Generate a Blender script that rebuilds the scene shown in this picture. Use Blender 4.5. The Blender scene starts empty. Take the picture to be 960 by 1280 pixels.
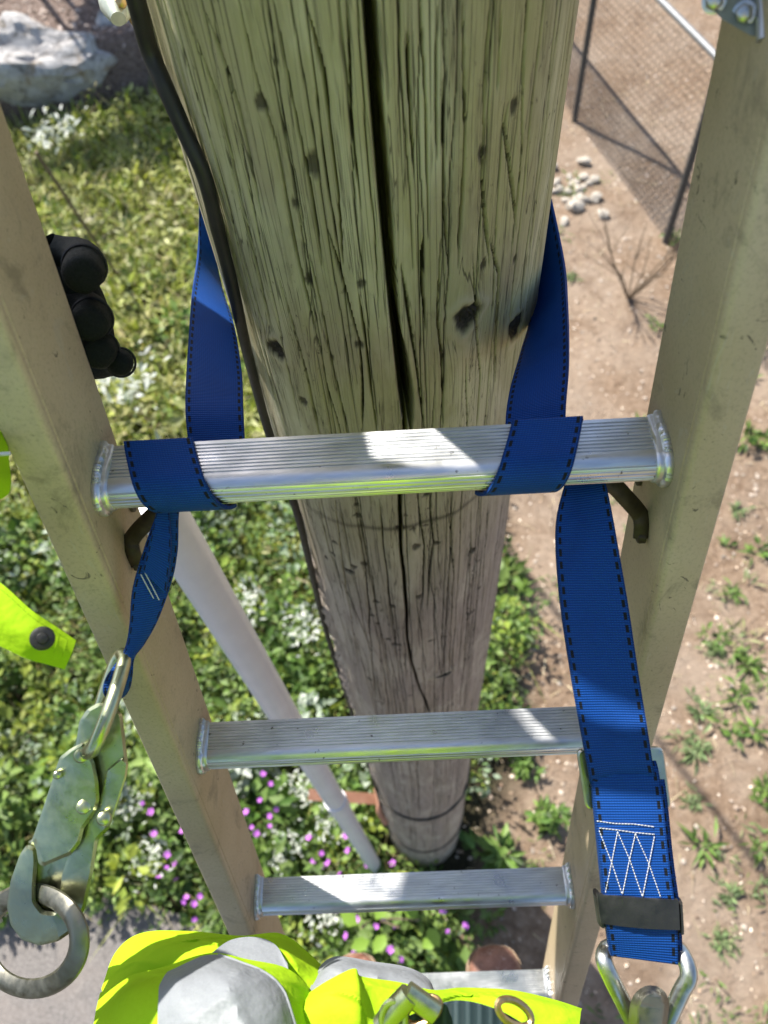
import bpy, bmesh, math, random
import numpy as np
from mathutils import Vector, Matrix
random.seed(7)
RG = np.random.default_rng(11)
scn = bpy.context.scene
COL = scn.collection

# ------------------------------------------------------------------ camera, sky, sun, exposure
FPX = 961.0                       # focal length in pixels of the 960x1280 photograph
CAMZ = 3.75                       # metres above the ground
CAM = np.array([0.0, 0.0, CAMZ])
_n = np.array([(545.44 - 480) / FPX, (1215.64 - 640) / FPX, 1.0]); _n /= np.linalg.norm(_n)
_up = -_n
_z = np.array([0, 0, 1.0]); _Y = _z - _z.dot(_up) * _up; _Y /= np.linalg.norm(_Y)
_X = np.cross(_Y, _up)
RM = np.array([_X, _Y, _up])      # rows: world axes seen in the camera
cam_d = bpy.data.cameras.new('camera')
cam = bpy.data.objects.new('camera', cam_d); COL.objects.link(cam)
M = Matrix(((RM[0][0], -RM[0][1], -RM[0][2]), (RM[1][0], -RM[1][1], -RM[1][2]), (RM[2][0], -RM[2][1], -RM[2][2]))).to_4x4()
M.translation = Vector((0, 0, CAMZ))
cam.matrix_world = M
cam_d.sensor_fit = 'VERTICAL'; cam_d.sensor_height = 36.0; cam_d.sensor_width = 27.0
cam_d.lens = 36.0 * FPX / 1280.0
cam_d.clip_start = 0.02; cam_d.clip_end = 2000
cam_d.dof.use_dof = True; cam_d.dof.focus_distance = 0.58; cam_d.dof.aperture_fstop = 27.0 / 3.8
scn.camera = cam

SUN = Vector((-0.3826, 0.5199, 0.7637)).normalized()
w = bpy.data.worlds.new('World'); scn.world = w; w.use_nodes = True
nt = w.node_tree; nt.nodes.clear()
sky = nt.nodes.new('ShaderNodeTexSky'); sky.sky_type = 'NISHITA'; sky.sun_disc = False
sky.sun_elevation = math.asin(SUN.z); sky.sun_rotation = math.atan2(SUN.x, SUN.y)
sky.air_density = 1.0; sky.dust_density = 1.5
bg = nt.nodes.new('ShaderNodeBackground'); bg.inputs[1].default_value = 0.105
wo = nt.nodes.new('ShaderNodeOutputWorld')
nt.links.new(sky.outputs[0], bg.inputs[0]); nt.links.new(bg.outputs[0], wo.inputs[0])
sl = bpy.data.lights.new('sun', 'SUN'); sl.energy = 5.0; sl.angle = math.radians(0.5); sl.color = (1.0, 0.95, 0.87)
so = bpy.data.objects.new('sun', sl); COL.objects.link(so)
so.rotation_euler = SUN.to_track_quat('Z', 'Y').to_euler(); so.location = (-3, 4, 9)
scn.view_settings.view_transform = 'Standard'; scn.view_settings.look = 'None'
scn.view_settings.gamma = 1.0; scn.view_settings.exposure = 1.05
scn.cycles.max_bounces = 8; scn.cycles.caustics_reflective = False; scn.cycles.caustics_refractive = False
scn.cycles.use_denoising = True

# ------------------------------------------------------------------ geometry helpers
def ray(u, v):
    return RM @ np.array([(u - 480) / FPX, (v - 640) / FPX, 1.0])
def P(u, v, d):                    # the point d metres deep along the view
    return CAM + d * ray(u, v)
def G(u, v, z=0.0):                # the point of the level z
    r = ray(u, v); return CAM + r * ((z - CAMZ) / r[2])
def N(v):
    v = np.asarray(v, float); return v / (np.linalg.norm(v) + 1e-12)
def catmull(pts, n):
    p = np.asarray(pts, float); k = len(p)
    t = np.linspace(0, k - 1, n); i = np.clip(t.astype(int), 0, k - 2); f = (t - i)[:, None]
    q = np.vstack([2 * p[0] - p[1], p, 2 * p[-1] - p[-2]])
    a, b, c, d = q[i], q[i + 1], q[i + 2], q[i + 3]
    return 0.5 * (2 * b + (c - a) * f + (2 * a - 5 * b + 4 * c - d) * f ** 2 + (3 * b - a - 3 * c + d) * f ** 3)

class MB:
    def __init__(s): s.v = []; s.f = []; s.uv = []
    def add(s, V, F, UV=None):
        o = len(s.v); s.v += [tuple(map(float, p)) for p in V]; s.f += [tuple(o + i for i in f) for f in F]
        s.uv += [tuple(map(float, p)) for p in UV] if UV is not None else [(0.0, 0.0)] * len(V)
        return s
    def grid(s, A, closed_u=False, closed_v=False, caps=False, UV=None):
        A = np.asarray(A); n, m = A.shape[:2]; F = []
        for i in range(n - (0 if closed_u else 1)):
            for j in range(m - (0 if closed_v else 1)):
                a = i * m + j; b = i * m + (j + 1) % m; c = ((i + 1) % n) * m + (j + 1) % m; d = ((i + 1) % n) * m + j
                F.append((a, b, c, d))
        if caps: F.append(tuple(range(m))[::-1]); F.append(tuple((n - 1) * m + j for j in range(m)))
        return s.add(A.reshape(-1, 3), F, UV)
    def tube(s, path, r, seg=8, caps=True, closed=False, flat=1.0, nrm=None):
        p = np.asarray(path, float); n = len(p); r = np.broadcast_to(r, (n,))
        if closed: t = np.roll(p, -1, 0) - np.roll(p, 1, 0)
        else: t = np.gradient(p, axis=0)
        t /= np.linalg.norm(t, axis=1)[:, None] + 1e-12
        u = N(nrm) if nrm is not None else np.array([0, 0, 1.0])
        if abs(u.dot(t[0])) > .95: u = np.array([1.0, 0, 0])
        rows = []; a = np.linspace(0, 2 * math.pi, seg, endpoint=False)
        for i in range(n):
            u = u - u.dot(t[i]) * t[i]; u = N(u); b = np.cross(t[i], u)
            if nrm is not None:
                u = N(np.asarray(nrm) - np.dot(nrm, t[i]) * t[i]); b = np.cross(t[i], u)
            rows.append(p[i] + r[i] * (flat * np.cos(a)[:, None] * u + np.sin(a)[:, None] * b))
        return s.grid(rows, closed_u=closed, closed_v=True, caps=caps and not closed)
    def box(s, c, ax, h):
        c = np.asarray(c, float); V = []
        for i in (-1, 1):
            for j in (-1, 1):
                for k in (-1, 1): V.append(c + i * h[0] * ax[0] + j * h[1] * ax[1] + k * h[2] * ax[2])
        return s.add(V, [(0, 1, 3, 2), (4, 6, 7, 5), (0, 4, 5, 1), (2, 3, 7, 6), (0, 2, 6, 4), (1, 5, 7, 3)])
    def cyl(s, c, axis, r, h, seg=20, r2=None, dome=0.0):
        ax = N(axis); u = N(np.cross(ax, [0.3, 0.2, 1.0])); b = np.cross(ax, u); a = np.linspace(0, 2 * math.pi, seg, endpoint=False)
        ring = lambda rr, z: np.asarray(c) + ax * z + rr * (np.cos(a)[:, None] * u + np.sin(a)[:, None] * b)
        r2 = r if r2 is None else r2
        return s.grid([ring(r, 0), ring(r2, h * .8), ring(r2 * .86, h), ring(r2 * .4, h + dome * .8), ring(r2 * .05, h + dome)], closed_v=True, caps=True)
    def build(s, name, mat, parent=None, smooth=True, mod=None, angle=40):
        me = bpy.data.meshes.new(name); me.from_pydata(s.v, [], s.f)
        uvl = me.uv_layers.new(name='UVMap'); li = np.empty(len(me.loops), np.int32); me.loops.foreach_get('vertex_index', li)
        uvl.data.foreach_set('uv', np.asarray(s.uv, np.float32)[li].ravel())
        return finish(me, name, mat, parent, smooth, angle)
def finish(me, name, mat, parent=None, smooth=True, angle=40):
    bm = bmesh.new(); bm.from_mesh(me); bmesh.ops.recalc_face_normals(bm, faces=bm.faces); bm.to_mesh(me); bm.free()
    for m_ in (mat if isinstance(mat, (list, tuple)) else [mat]): me.materials.append(m_)
    if smooth:
        me.shade_smooth()
        try: me.set_sharp_from_angle(angle=math.radians(angle))
        except Exception: pass
    o = bpy.data.objects.new(name, me); COL.objects.link(o)
    if parent is not None: o.parent = parent; o.matrix_parent_inverse = Matrix.Translation(parent.location).inverted() if parent.type == 'EMPTY' and parent.parent is None else Matrix.Identity(4)
    if parent is not None and parent.type == 'MESH': o.matrix_parent_inverse = Matrix.Identity(4)
    return o
def npmesh(name, V, F, mat, parent=None, uv=None, attrs=None, smooth=False):
    V = np.asarray(V, np.float32); F = np.asarray(F, np.int32); k = F.shape[1]
    me = bpy.data.meshes.new(name)
    me.vertices.add(len(V)); me.vertices.foreach_set('co', V.ravel())
    me.loops.add(F.size); me.loops.foreach_set('vertex_index', F.ravel())
    me.polygons.add(len(F)); me.polygons.foreach_set('loop_start', np.arange(0, F.size, k, dtype=np.int32))
    if uv is not None:
        l = me.uv_layers.new(name='UVMap'); l.data.foreach_set('uv', np.asarray(uv, np.float32)[F.ravel()].ravel())
    for nm, a in (attrs or {}).items():
        a = np.asarray(a, np.float32)
        if a.ndim == 1: t = me.attributes.new(nm, 'FLOAT', 'POINT'); t.data.foreach_set('value', a)
        else: t = me.attributes.new(nm, 'FLOAT_COLOR', 'POINT'); t.data.foreach_set('color', np.c_[a, np.ones(len(a))].astype(np.float32).ravel())
    me.update(calc_edges=True); me.validate()
    me.materials.append(mat)
    if smooth: me.shade_smooth()
    o = bpy.data.objects.new(name, me); COL.objects.link(o)
    if parent is not None: o.parent = parent; o.matrix_parent_inverse = Matrix.Translation(parent.location).inverted()
    return o
def tag(o, label=None, cat=None, group=None, kind=None):
    if label: o['label'] = label
    if cat: o['category'] = cat
    if group: o['group'] = group
    if kind: o['kind'] = kind
    return o
def thing(name, loc, label, cat, group=None):
    o = bpy.data.objects.new(name, None); COL.objects.link(o); o.location = Vector([float(x) for x in loc]); o.empty_display_size = .05
    return tag(o, label, cat, group)
def copy_thing(o, loc, rot, sc, label, group=None):
    c = o.copy(); COL.objects.link(c); c.location = Vector([float(x) for x in loc]); c.rotation_euler = (0, 0, rot); c.scale = (sc,) * 3
    if label: c['label'] = label
    if group: c['group'] = group
    for ch in list(o.children):
        d = ch.copy(); COL.objects.link(d); d.parent = c
        for g in list(ch.children):
            e = g.copy(); COL.objects.link(e); e.parent = d
    return c

# ------------------------------------------------------------------ materials
class NT:
    def __init__(s, name):
        s.m = bpy.data.materials.new(name); s.m.use_nodes = True; s.t = s.m.node_tree; s.t.nodes.clear()
        s.out = s.n('ShaderNodeOutputMaterial'); s.b = s.n('ShaderNodeBsdfPrincipled'); s.l(s.b.outputs[0], s.out.inputs[0])
    def n(s, t, **k):
        x = s.t.nodes.new(t)
        for a, b in k.items(): setattr(x, a, b)
        return x
    def l(s, a, b): s.t.links.new(a, b)
    def set(s, node, key, val):
        if hasattr(val, 'is_linked') or isinstance(val, bpy.types.NodeSocket): s.l(val, node.inputs[key])
        else: node.inputs[key].default_value = val
    def coord(s, kind='Object', scale=(1, 1, 1)):
        c = s.n('ShaderNodeTexCoord'); m = s.n('ShaderNodeMapping'); s.l(c.outputs[kind], m.inputs[0]); m.inputs['Scale'].default_value = scale; return m.outputs[0]
    def noise(s, vec, scale, detail=4, rough=.55, dist=0.0):
        x = s.n('ShaderNodeTexNoise'); s.l(vec, x.inputs['Vector']); x.inputs['Scale'].default_value = scale; x.inputs['Detail'].default_value = detail
        x.inputs['Roughness'].default_value = rough; x.inputs['Distortion'].default_value = dist; return x.outputs[0]
    def ramp(s, fac, stops):
        r = s.n('ShaderNodeValToRGB'); s.l(fac, r.inputs[0]); e = r.color_ramp.elements
        while len(e) < len(stops): e.new(.5)
        for i, (p, c) in enumerate(stops): e[i].position = p; e[i].color = (*c, 1) if not isinstance(c, (int, float)) else (c, c, c, 1)
        return r.outputs[0]
    def mix(s, fac, a, b, mode='MIX'):
        x = s.n('ShaderNodeMix', data_type='RGBA', blend_type=mode)
        for key, val in ((0, fac), (6, a), (7, b)):
            if isinstance(val, bpy.types.NodeSocket): s.l(val, x.inputs[key])
            else: x.inputs[key].default_value = val if isinstance(val, (int, float)) else (*val, 1)
        return x.outputs[2]
    def math(s, op, a, b=0.0, c=0.0):
        x = s.n('ShaderNodeMath', operation=op)
        for i, val in enumerate((a, b, c)):
            if isinstance(val, bpy.types.NodeSocket): s.l(val, x.inputs[i])
            else: x.inputs[i].default_value = val
        return x.outputs[0]
    def attr(s, name, out='Fac'):
        a = s.n('ShaderNodeAttribute'); a.attribute_name = name; return a.outputs[out]
    def bump(s, h, strength=.3, dist=.002, prev=None):
        b = s.n('ShaderNodeBump'); s.l(h, b.inputs['Height']); b.inputs['Strength'].default_value = strength; b.inputs['Distance'].default_value = dist
        if prev is not None: s.l(prev, b.inputs['Normal'])
        s.l(b.outputs[0], s.b.inputs['Normal']); return b.outputs[0]
    def base(s, c): s.set(s.b, 'Base Color', c if isinstance(c, bpy.types.NodeSocket) else (*c, 1)); return s
    def pr(s, rough=.5, metal=0.0, spec=None):
        s.set(s.b, 'Roughness', rough); s.set(s.b, 'Metallic', metal)
        if spec is not None: s.b.inputs['Specular IOR Level'].default_value = spec
        return s

def m_speckle(name, c1, c2, scale=60, rough=.6, metal=0.0, bump=.15, bd=.0008, spec=None, scr=None):
    t = NT(name); v = t.coord(); n = t.noise(v, scale, 6, .6); c = t.mix(t.ramp(n, [(.3, 0.0), (.7, 1.0)]), c1, c2)
    if scr: c = t.mix(t.ramp(t.noise(v, scale * .12, 5, .6), [(.52, 0.0), (.66, 1.0)]), c, scr)
    t.base(c).pr(t.ramp(t.noise(v, scale * 2, 3), [(.3, rough * .8), (.7, min(1, rough * 1.2))]), metal, spec); t.bump(t.noise(v, scale * 5, 3), bump, bd); return t.m

# wood of the pole: UV = (arc metres, height metres)
t = NT('pole_wood'); vg = t.coord('UV', (1, .035, 1)); vm = t.coord('UV', (1, .22, 1)); vz = t.coord('UV')
fib = t.noise(vg, 340, 6, .75); band = t.noise(vm, 18, 4, .6, .4)
sep = t.n('ShaderNodeSeparateXYZ'); t.l(vz, sep.inputs[0])
hz = t.math('ADD', sep.outputs[1], t.math('MULTIPLY', t.math('SUBTRACT', t.noise(vm, 6, 3), .5), .7))
gz = t.ramp(t.math('MULTIPLY', hz, .25), [(.70, 0.0), (.85, 1.0)])
brown = t.ramp(fib, [(.2, (.235, .19, .155)), (.5, (.36, .305, .26)), (.8, (.47, .405, .345))])
green = t.ramp(fib, [(.2, (.30, .28, .14)), (.5, (.44, .41, .22)), (.8, (.55, .515, .31))])  # green of treated wood, with the vest's green bounce painted in
c = t.mix(gz, brown, green)
c = t.mix(t.ramp(band, [(.45, 0.0), (.68, .6)]), c, (.42, .36, .27))
c = t.mix(t.ramp(t.noise(t.coord('UV', (1, .5, 1)), 34, 6, .7), [(.60, 0.0), (.74, .6)]), c, (.13, .11, .08))
cr = t.noise(t.coord('UV', (1, .022, 1)), 130, 3, .5, .8)
thin = t.ramp(cr, [(.486, 0.0), (.497, 1.0), (.503, 1.0), (.514, 0.0)])
thin2 = t.ramp(t.noise(t.coord('UV', (1, .03, 1)), 61, 4, .6, 1.0), [(.4925, 0.0), (.498, 1.0), (.502, 1.0), (.5075, 0.0)])
thin = t.math('MAXIMUM', t.math('MULTIPLY', thin, .55), t.math('MULTIPLY', thin2, .9))
spk = t.ramp(t.noise(t.coord('UV', (1, .45, 1)), 210, 4, .75), [(.60, 0.0), (.68, .8)])
spk = t.math('MULTIPLY', spk, t.ramp(t.noise(t.coord('UV', (1, .35, 1)), 16, 4, .6), [(.50, 0.0), (.62, 1.0)]))
pat = t.ramp(t.noise(t.coord('UV', (1, .28, 1)), 13, 5, .62, .3), [(.50, 0.0), (.60, .8)])
c = t.mix(pat, c, t.mix(gz, (.50, .44, .36), (.60, .57, .37)))
c = t.mix(t.ramp(t.noise(t.coord('UV', (1, .16, 1)), 21, 6, .7), [(.54, 0.0), (.70, .65)]), c, (.20, .17, .115))
c = t.mix(spk, c, (.07, .058, .042))
c = t.mix(t.math('MULTIPLY', thin, .8), c, (.03, .025, .018))
c = t.mix(t.attr('halo'), c, (.50, .45, .33))
c = t.mix(t.attr('crack'), c, (.012, .010, .008))
c = t.mix(t.attr('dark_mark'), c, (.05, .042, .032))
t.base(c).pr(.88, 0, .2)
b1 = t.bump(t.math('SUBTRACT', fib, t.math('MULTIPLY', thin, .9)), .6, .0010)
t.bump(t.noise(t.coord('UV', (1, .3, 1)), 120, 5, .65), .3, .001, b1)
M_WOOD = t.m
M_KNOT = m_speckle('knot_wood', (.012, .010, .008), (.06, .048, .036), 260, .8, 0, .8, .002)

# rails: tan fibreglass, worn
t = NT('fibreglass_tan'); v = t.coord(); sc_ = t.coord('Object', (1, .25, .25))
c = t.mix(t.ramp(t.noise(v, 7, 5), [(.35, 0.0), (.65, 1.0)]), (.46, .36, .225), (.56, .455, .31))
c = t.mix(t.ramp(t.noise(v, 420, 3, .7), [(.5, 0.0), (.75, .45)]), c, (.24, .19, .125))
c = t.mix(t.ramp(t.noise(v, 19, 7, .72, .6), [(.55, 0.0), (.66, .6)]), c, (.22, .18, .125))
c = t.mix(t.ramp(t.noise(t.coord('Object', (5, 1, 1)), 26, 3, .5, 2.2), [(.66, 0.0), (.70, .28)]), c, (.52, .47, .38))
c = t.mix(t.ramp(t.noise(v, 60, 5, .6, 1.5), [(.66, 0.0), (.70, .8)]), c, (.07, .058, .045))
t.base(c).pr(t.ramp(t.noise(v, 30, 4), [(.3, .42), (.7, .62)]), 0, .45); t.bump(t.noise(v, 600, 3), .22, .0006); M_RAIL = t.m
t = NT('rail_edge_grime'); M_GRIME = m_speckle('rail_edge_grime', (.07, .055, .04), (.16, .13, .09), 300, .8)

# aluminium
t = NT('aluminium'); v = t.coord('Object', (.15, 1, 1)); v0 = t.coord()
c = t.mix(t.ramp(t.noise(v, 240, 4), [(.3, 0.0), (.7, 1.0)]), (.62, .63, .64), (.80, .81, .82))
c = t.mix(t.ramp(t.noise(v0, 150, 4, .6), [(.68, 0.0), (.73, 1.0)]), c, (.16, .15, .14))
t.base(c).pr(t.ramp(t.noise(v0, 40, 5), [(.3, .26), (.7, .46)]), 1.0); t.bump(t.noise(v, 500, 3), .15, .0004); M_ALU = t.m
M_STEEL = m_speckle('zinc_steel_vest_green', (.38, .41, .25), (.50, .53, .36), 70, .33, 1.0, .25, .0005, scr=(.27, .28, .20))  # green reflection of the vest is put into the base colour
M_STEELD = m_speckle('dull_steel', (.20, .19, .15), (.29, .28, .24), 90, .5, 1.0, .2, .0006)
M_BRONZE = m_speckle('brace_steel', (.045, .035, .022), (.10, .08, .05), 120, .5, .6)
M_BRASS = m_speckle('brass', (.50, .33, .16), (.62, .44, .24), 150, .35, 1.0)
M_BLACK = m_speckle('black_rubber', (.010, .010, .010), (.022, .022, .021), 150, .5)
M_CABLE = m_speckle('cable_sheath', (.012, .012, .011), (.03, .03, .027), 70, .55)
M_GLOVE = m_speckle('glove_black', (.004, .006, .005), (.009, .012, .009), 420, .75, 0, .6, .0012, .25)
M_PVC = m_speckle('white_pvc', (.70, .69, .72), (.78, .77, .79), 20, .38)
M_COPPERC = m_speckle('terracotta_arm', (.42, .20, .12), (.56, .30, .20), 40, .7)
M_WIRE = m_speckle('band_wire', (.03, .026, .022), (.09, .08, .065), 100, .6, .5)
M_GALV = m_speckle('galvanised', (.17, .175, .18), (.25, .26, .27), 60, .6, .6)
M_ZINC = m_speckle('bright_zinc', (.46, .48, .47), (.60, .62, .60), 90, .34, 1.0, .2, .0005, scr=(.34, .35, .33))
M_GALVD = m_speckle('dark_steel_post', (.055, .055, .055), (.10, .10, .10), 40, .6, .3)  # darker grey than the top rail, for posts and mesh
M_BRKT = m_speckle('weathered_bracket', (.40, .44, .38), (.52, .55, .48), 90, .5, .5, scr=(.22, .25, .19))

# webbing: UV = (across 0..1, metres along)
def m_web(name, c1, c2, edge=True, scale=1.0):
    t = NT(name); uv = t.coord('UV'); s = t.n('ShaderNodeSeparateXYZ'); t.l(uv, s.inputs[0]); u, vv = s.outputs[0], s.outputs[1]
    rib = t.math('SINE', t.math('MULTIPLY', vv, 2 * math.pi / (.0016 * scale)))
    rib2 = t.math('SINE', t.math('MULTIPLY', u, 2 * math.pi * 26))
    wv = t.math('MULTIPLY', rib, t.math('ADD', t.math('MULTIPLY', rib2, .35), .65))
    c = t.mix(t.ramp(wv, [(0.0, 0.0), (1.0, 1.0)]), c1, c2)
    c = t.mix(t.ramp(t.noise(t.coord(), 30, 5), [(.5, 0.0), (.75, .35)]), c, tuple(x * .55 for x in c1))
    if edge:
        e = t.math('ABSOLUTE', t.math('SUBTRACT', t.math('ABSOLUTE', t.math('SUBTRACT', u, .5)), .435))
        ln = t.math('LESS_THAN', e, .024)
        dash = t.math('LESS_THAN', t.math('FRACT', t.math('DIVIDE', vv, .0082)), .60)
        c = t.mix(t.math('MULTIPLY', ln, dash), c, (.006, .009, .014))
        ed = t.math('GREATER_THAN', t.math('ABSOLUTE', t.math('SUBTRACT', u, .5)), .475)
        c = t.mix(t.math('MULTIPLY', ed, .5), c, tuple(x * .35 for x in c1))
    t.base(c).pr(.6, 0, .2); t.b.inputs['Sheen Weight'].default_value = 0.0
    t.bump(wv, .5, .0006); return t.m
M_WEB = m_web('blue_webbing', (.003, .045, .23), (.009, .105, .45))
M_BELT = m_web('belt_webbing', (.02, .035, .045), (.07, .10, .12), False, 4.0)
M_THREAD = m_speckle('white_thread', (.50, .51, .54), (.62, .63, .66), 400, .8)
M_SLEEVE = m_speckle('black_sleeve', (.012, .012, .013), (.026, .026, .027), 60, .5, 0, .3, .0008, scr=(.24, .23, .20))

# clothing
def m_cloth(name, c1, c2, trans=0.0, rough=.8):
    t = NT(name); v = t.coord(); n = t.noise(v, 900, 2); c = t.mix(n, c1, c2); t.base(c).pr(rough, 0, .2); t.bump(n, .3, .0006)
    b2 = t.bump(t.noise(v, 22, 4, .6), .35, .012)
    if trans > 0:
        tr = t.n('ShaderNodeBsdfTranslucent'); t.l(c, tr.inputs[0]); mx = t.n('ShaderNodeMixShader'); mx.inputs[0].default_value = trans
        t.l(t.b.outputs[0], mx.inputs[1]); t.l(tr.outputs[0], mx.inputs[2]); t.l(mx.outputs[0], t.out.inputs[0])
    return t.m
M_HIVIS = m_cloth('hi_vis_yellow', (.40, .66, .012), (.45, .71, .018), .22)
M_HIVISD = m_cloth('hi_vis_thread', (.25, .42, .01), (.30, .48, .015))
M_TAPE = m_cloth('reflective_tape', (.20, .215, .235), (.25, .265, .285), 0, .5)
M_PANTS = m_cloth('work_trousers', (.05, .05, .055), (.075, .075, .08))
M_SKIN = m_speckle('skin', (.55, .36, .27), (.60, .41, .31), 60, .55)
M_HAIR = m_speckle('hair_brown', (.05, .03, .02), (.09, .06, .04), 200, .6)
t = NT('boot_leather'); v = t.coord(); c = t.mix(t.ramp(t.noise(v, 26, 6, .65), [(.35, 0.0), (.65, 1.0)]), (.105, .04, .024), (.27, .14, .10))
c = t.mix(t.ramp(t.noise(v, 70, 5, .7), [(.55, 0.0), (.7, .6)]), c, (.42, .33, .28)); t.base(c).pr(.5, 0, .4); t.bump(t.noise(v, 120, 5), .4, .0015); M_BOOT = t.m
M_SOLE = m_speckle('boot_welt', (.20, .13, .08), (.34, .25, .17), 120, .8)

# ground and plants
t = NT('ground_soil'); v = t.coord()
n1 = t.noise(v, 1.4, 6, .6); n2 = t.noise(v, 22, 7, .7); n3 = t.noise(v, 130, 4, .7)
dirt = t.ramp(n2, [(.25, (.11, .07, .044)), (.5, (.235, .165, .112)), (.75, (.36, .275, .20))])
dirt = t.mix(t.ramp(n1, [(.42, 0.0), (.6, .65)]), dirt, (.33, .265, .205))
dirt = t.mix(t.ramp(t.noise(v, 3.6, 5, .65, .5), [(.52, 0.0), (.66, .6)]), dirt, (.15, .10, .066))
dirt = t.mix(t.ramp(n3, [(.60, 0.0), (.74, .6)]), dirt, (.42, .35, .29))
dirt = t.mix(t.ramp(n3, [(.27, .8), (.42, 0.0)]), dirt, (.09, .06, .042))
soil = t.ramp(n2, [(.3, (.018, .017, .010)), (.7, (.06, .052, .03))])
mulch = t.ramp(t.noise(v, 45, 6, .75), [(.3, (.075, .052, .042)), (.55, (.20, .15, .125)), (.75, (.38, .31, .26))])
c = t.mix(t.attr('dirt'), soil, dirt); c = t.mix(t.attr('mulch'), c, mulch)
t.base(c).pr(.95, 0, .1); b = t.bump(n3, .6, .012); t.bump(n2, .6, .03, b); M_GROUND = t.m
t = NT('asphalt'); v = t.coord(); c = t.ramp(t.noise(v, 110, 5, .7), [(.3, (.10, .095, .09)), (.55, (.19, .175, .165)), (.75, (.34, .315, .29))])
c = t.mix(t.ramp(t.noise(v, 4, 5), [(.45, 0.0), (.7, .5)]), c, (.24, .205, .18)); t.base(c).pr(.92, 0, .15); t.bump(t.noise(v, 160, 4), .7, .006); M_PATH = t.m
t = NT('rock'); v = t.coord(); c = t.ramp(t.noise(v, 7, 8, .72, 1.5), [(.36, (.15, .135, .115)), (.45, (.42, .40, .385)), (.6, (.58, .56, .54))])
c = t.mix(t.ramp(t.noise(v, 4, 5, .6, 1.0), [(.55, 0.0), (.66, .75)]), c, (.30, .215, .13)); t.base(c).pr(.9, 0, .15); t.bump(t.noise(v, 16, 8, .7), .8, .05); M_ROCK = t.m
M_STONE = m_speckle('pale_stone', (.30, .265, .22), (.50, .45, .38), 30, .85, 0, .4, .004)
M_CHIP = NT('chips'); _c = M_CHIP.attr('tint', 'Color'); M_CHIP.base(_c).pr(.9, 0, .1); M_CHIP = M_CHIP.m
def m_leaf(name, trans=.32, rough=.5, sub=5):
    t = NT(name); c = t.attr('tint', 'Color'); t.base(c).pr(rough, 0, .35)
    tr = t.n('ShaderNodeBsdfTranslucent'); t.l(t.mix(1.0, c, (1.0, 1.0, .55), 'MULTIPLY'), tr.inputs[0]); mx = t.n('ShaderNodeMixShader'); mx.inputs[0].default_value = trans
    t.l(t.b.outputs[0], mx.inputs[1]); t.l(tr.outputs[0], mx.inputs[2]); t.l(mx.outputs[0], t.out.inputs[0]); return t.m
M_LEAF = m_leaf('leaf_green'); M_GRASS = m_leaf('grass_blades', .3, .5)
M_PETAL = m_speckle('purple_petal', (.34, .07, .42), (.50, .16, .58), 60, .6)
M_STEM = m_speckle('stem_brown', (.10, .07, .045), (.17, .125, .08), 60, .85)
M_TARP = m_speckle('blue_green_tarp', (.07, .24, .28), (.11, .32, .36), 12, .5)

# ------------------------------------------------------------------ ground
def inpoly(x, y, poly):
    x = np.asarray(x); y = np.asarray(y); c = np.zeros(x.shape, bool); n = len(poly)
    for i in range(n):
        x1, y1 = poly[i][:2]; x2, y2 = poly[(i + 1) % n][:2]
        k = ((y1 > y) != (y2 > y)) & (x < (x2 - x1) * (y - y1) / (y2 - y1 + 1e-12) + x1); c ^= k
    return c
def gpoly(px): return [G(u, v)[:2] for u, v in px]
def vnoise(x, y, s=1.0, seed=0):
    o = np.zeros_like(x)
    r = np.random.default_rng(seed)
    for k in range(6):
        a, b, p = r.normal(0, 1, 2).tolist() + [r.uniform(0, 6.3)]
        f = s * 2 ** (k * .45); o += np.sin(f * (a * x + b * y) + p) / 1.3 ** k
    return o / 3
# green bed / bare dirt border (x as a function of y), mulch terrace border (y as a function of x)
def border(y): return np.interp(y, [-2, .0, .25, .55, 1.0, 1.5, 2.2, 3.5, 9], [.02, .05, .20, .27, .50, .62, .55, .70, .9])
TY0 = G(70, 150)[1]
def terr_y(x): return TY0 + .16 * (x + 2.3) + np.where(x > -1.2, (x + 1.2) * 3.0, 0)
def ground_z(x, y):
    d = y - terr_y(x); k = np.clip(d / .22, 0, 1); k = k * k * (3 - 2 * k)
    return .46 * k + .02 * vnoise(x, y, 2.0, 3)
ax_ = np.unique(np.r_[-200, -90, -45, -25, -14, np.arange(-8, 9.01, .07), 14, 25, 45, 90, 200])
ay_ = np.unique(np.r_[-200, -90, -45, -20, -9, np.arange(-4, 12.01, .07), 18, 30, 60, 110, 200])
XX, YY = np.meshgrid(ax_, ay_); ZZ = ground_z(XX, YY)
nx_, ny_ = len(ax_), len(ay_)
idx = np.arange(nx_ * ny_).reshape(ny_, nx_)
Fq = np.stack([idx[:-1, :-1], idx[:-1, 1:], idx[1:, 1:], idx[1:, :-1]], -1).reshape(-1, 4)
dirt_w = np.clip((XX - border(YY) + .18 * vnoise(XX, YY, 5, 1)) / .22 + .5, 0, 1)
mul_w = np.clip((YY - terr_y(XX)) / .15 + .3, 0, 1) * (XX < .3)
g = npmesh('ground', np.stack([XX, YY, ZZ], -1).reshape(-1, 3), Fq, M_GROUND, attrs={'dirt': dirt_w.ravel(), 'mulch': mul_w.ravel()}, smooth=True)
tag(g, kind='structure')
# asphalt path at the lower left, a slab with its own edge
pp = gpoly([(-260, 1120), (60, 1128), (150, 1120), (215, 1140), (300, 1168), (345, 1230)]) + [np.array([-.55, -.6]), np.array([-.6, -3.0]), np.array([-4, -3.0])]
mb = MB(); n = len(pp); mb.add([(*p, .012) for p in pp] + [(*p, -.1) for p in pp], [tuple(range(n))] + [(i, (i + 1) % n, n + (i + 1) % n, n + i) for i in range(n)])
tag(mb.build('path', M_PATH, smooth=False), kind='structure')

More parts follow.
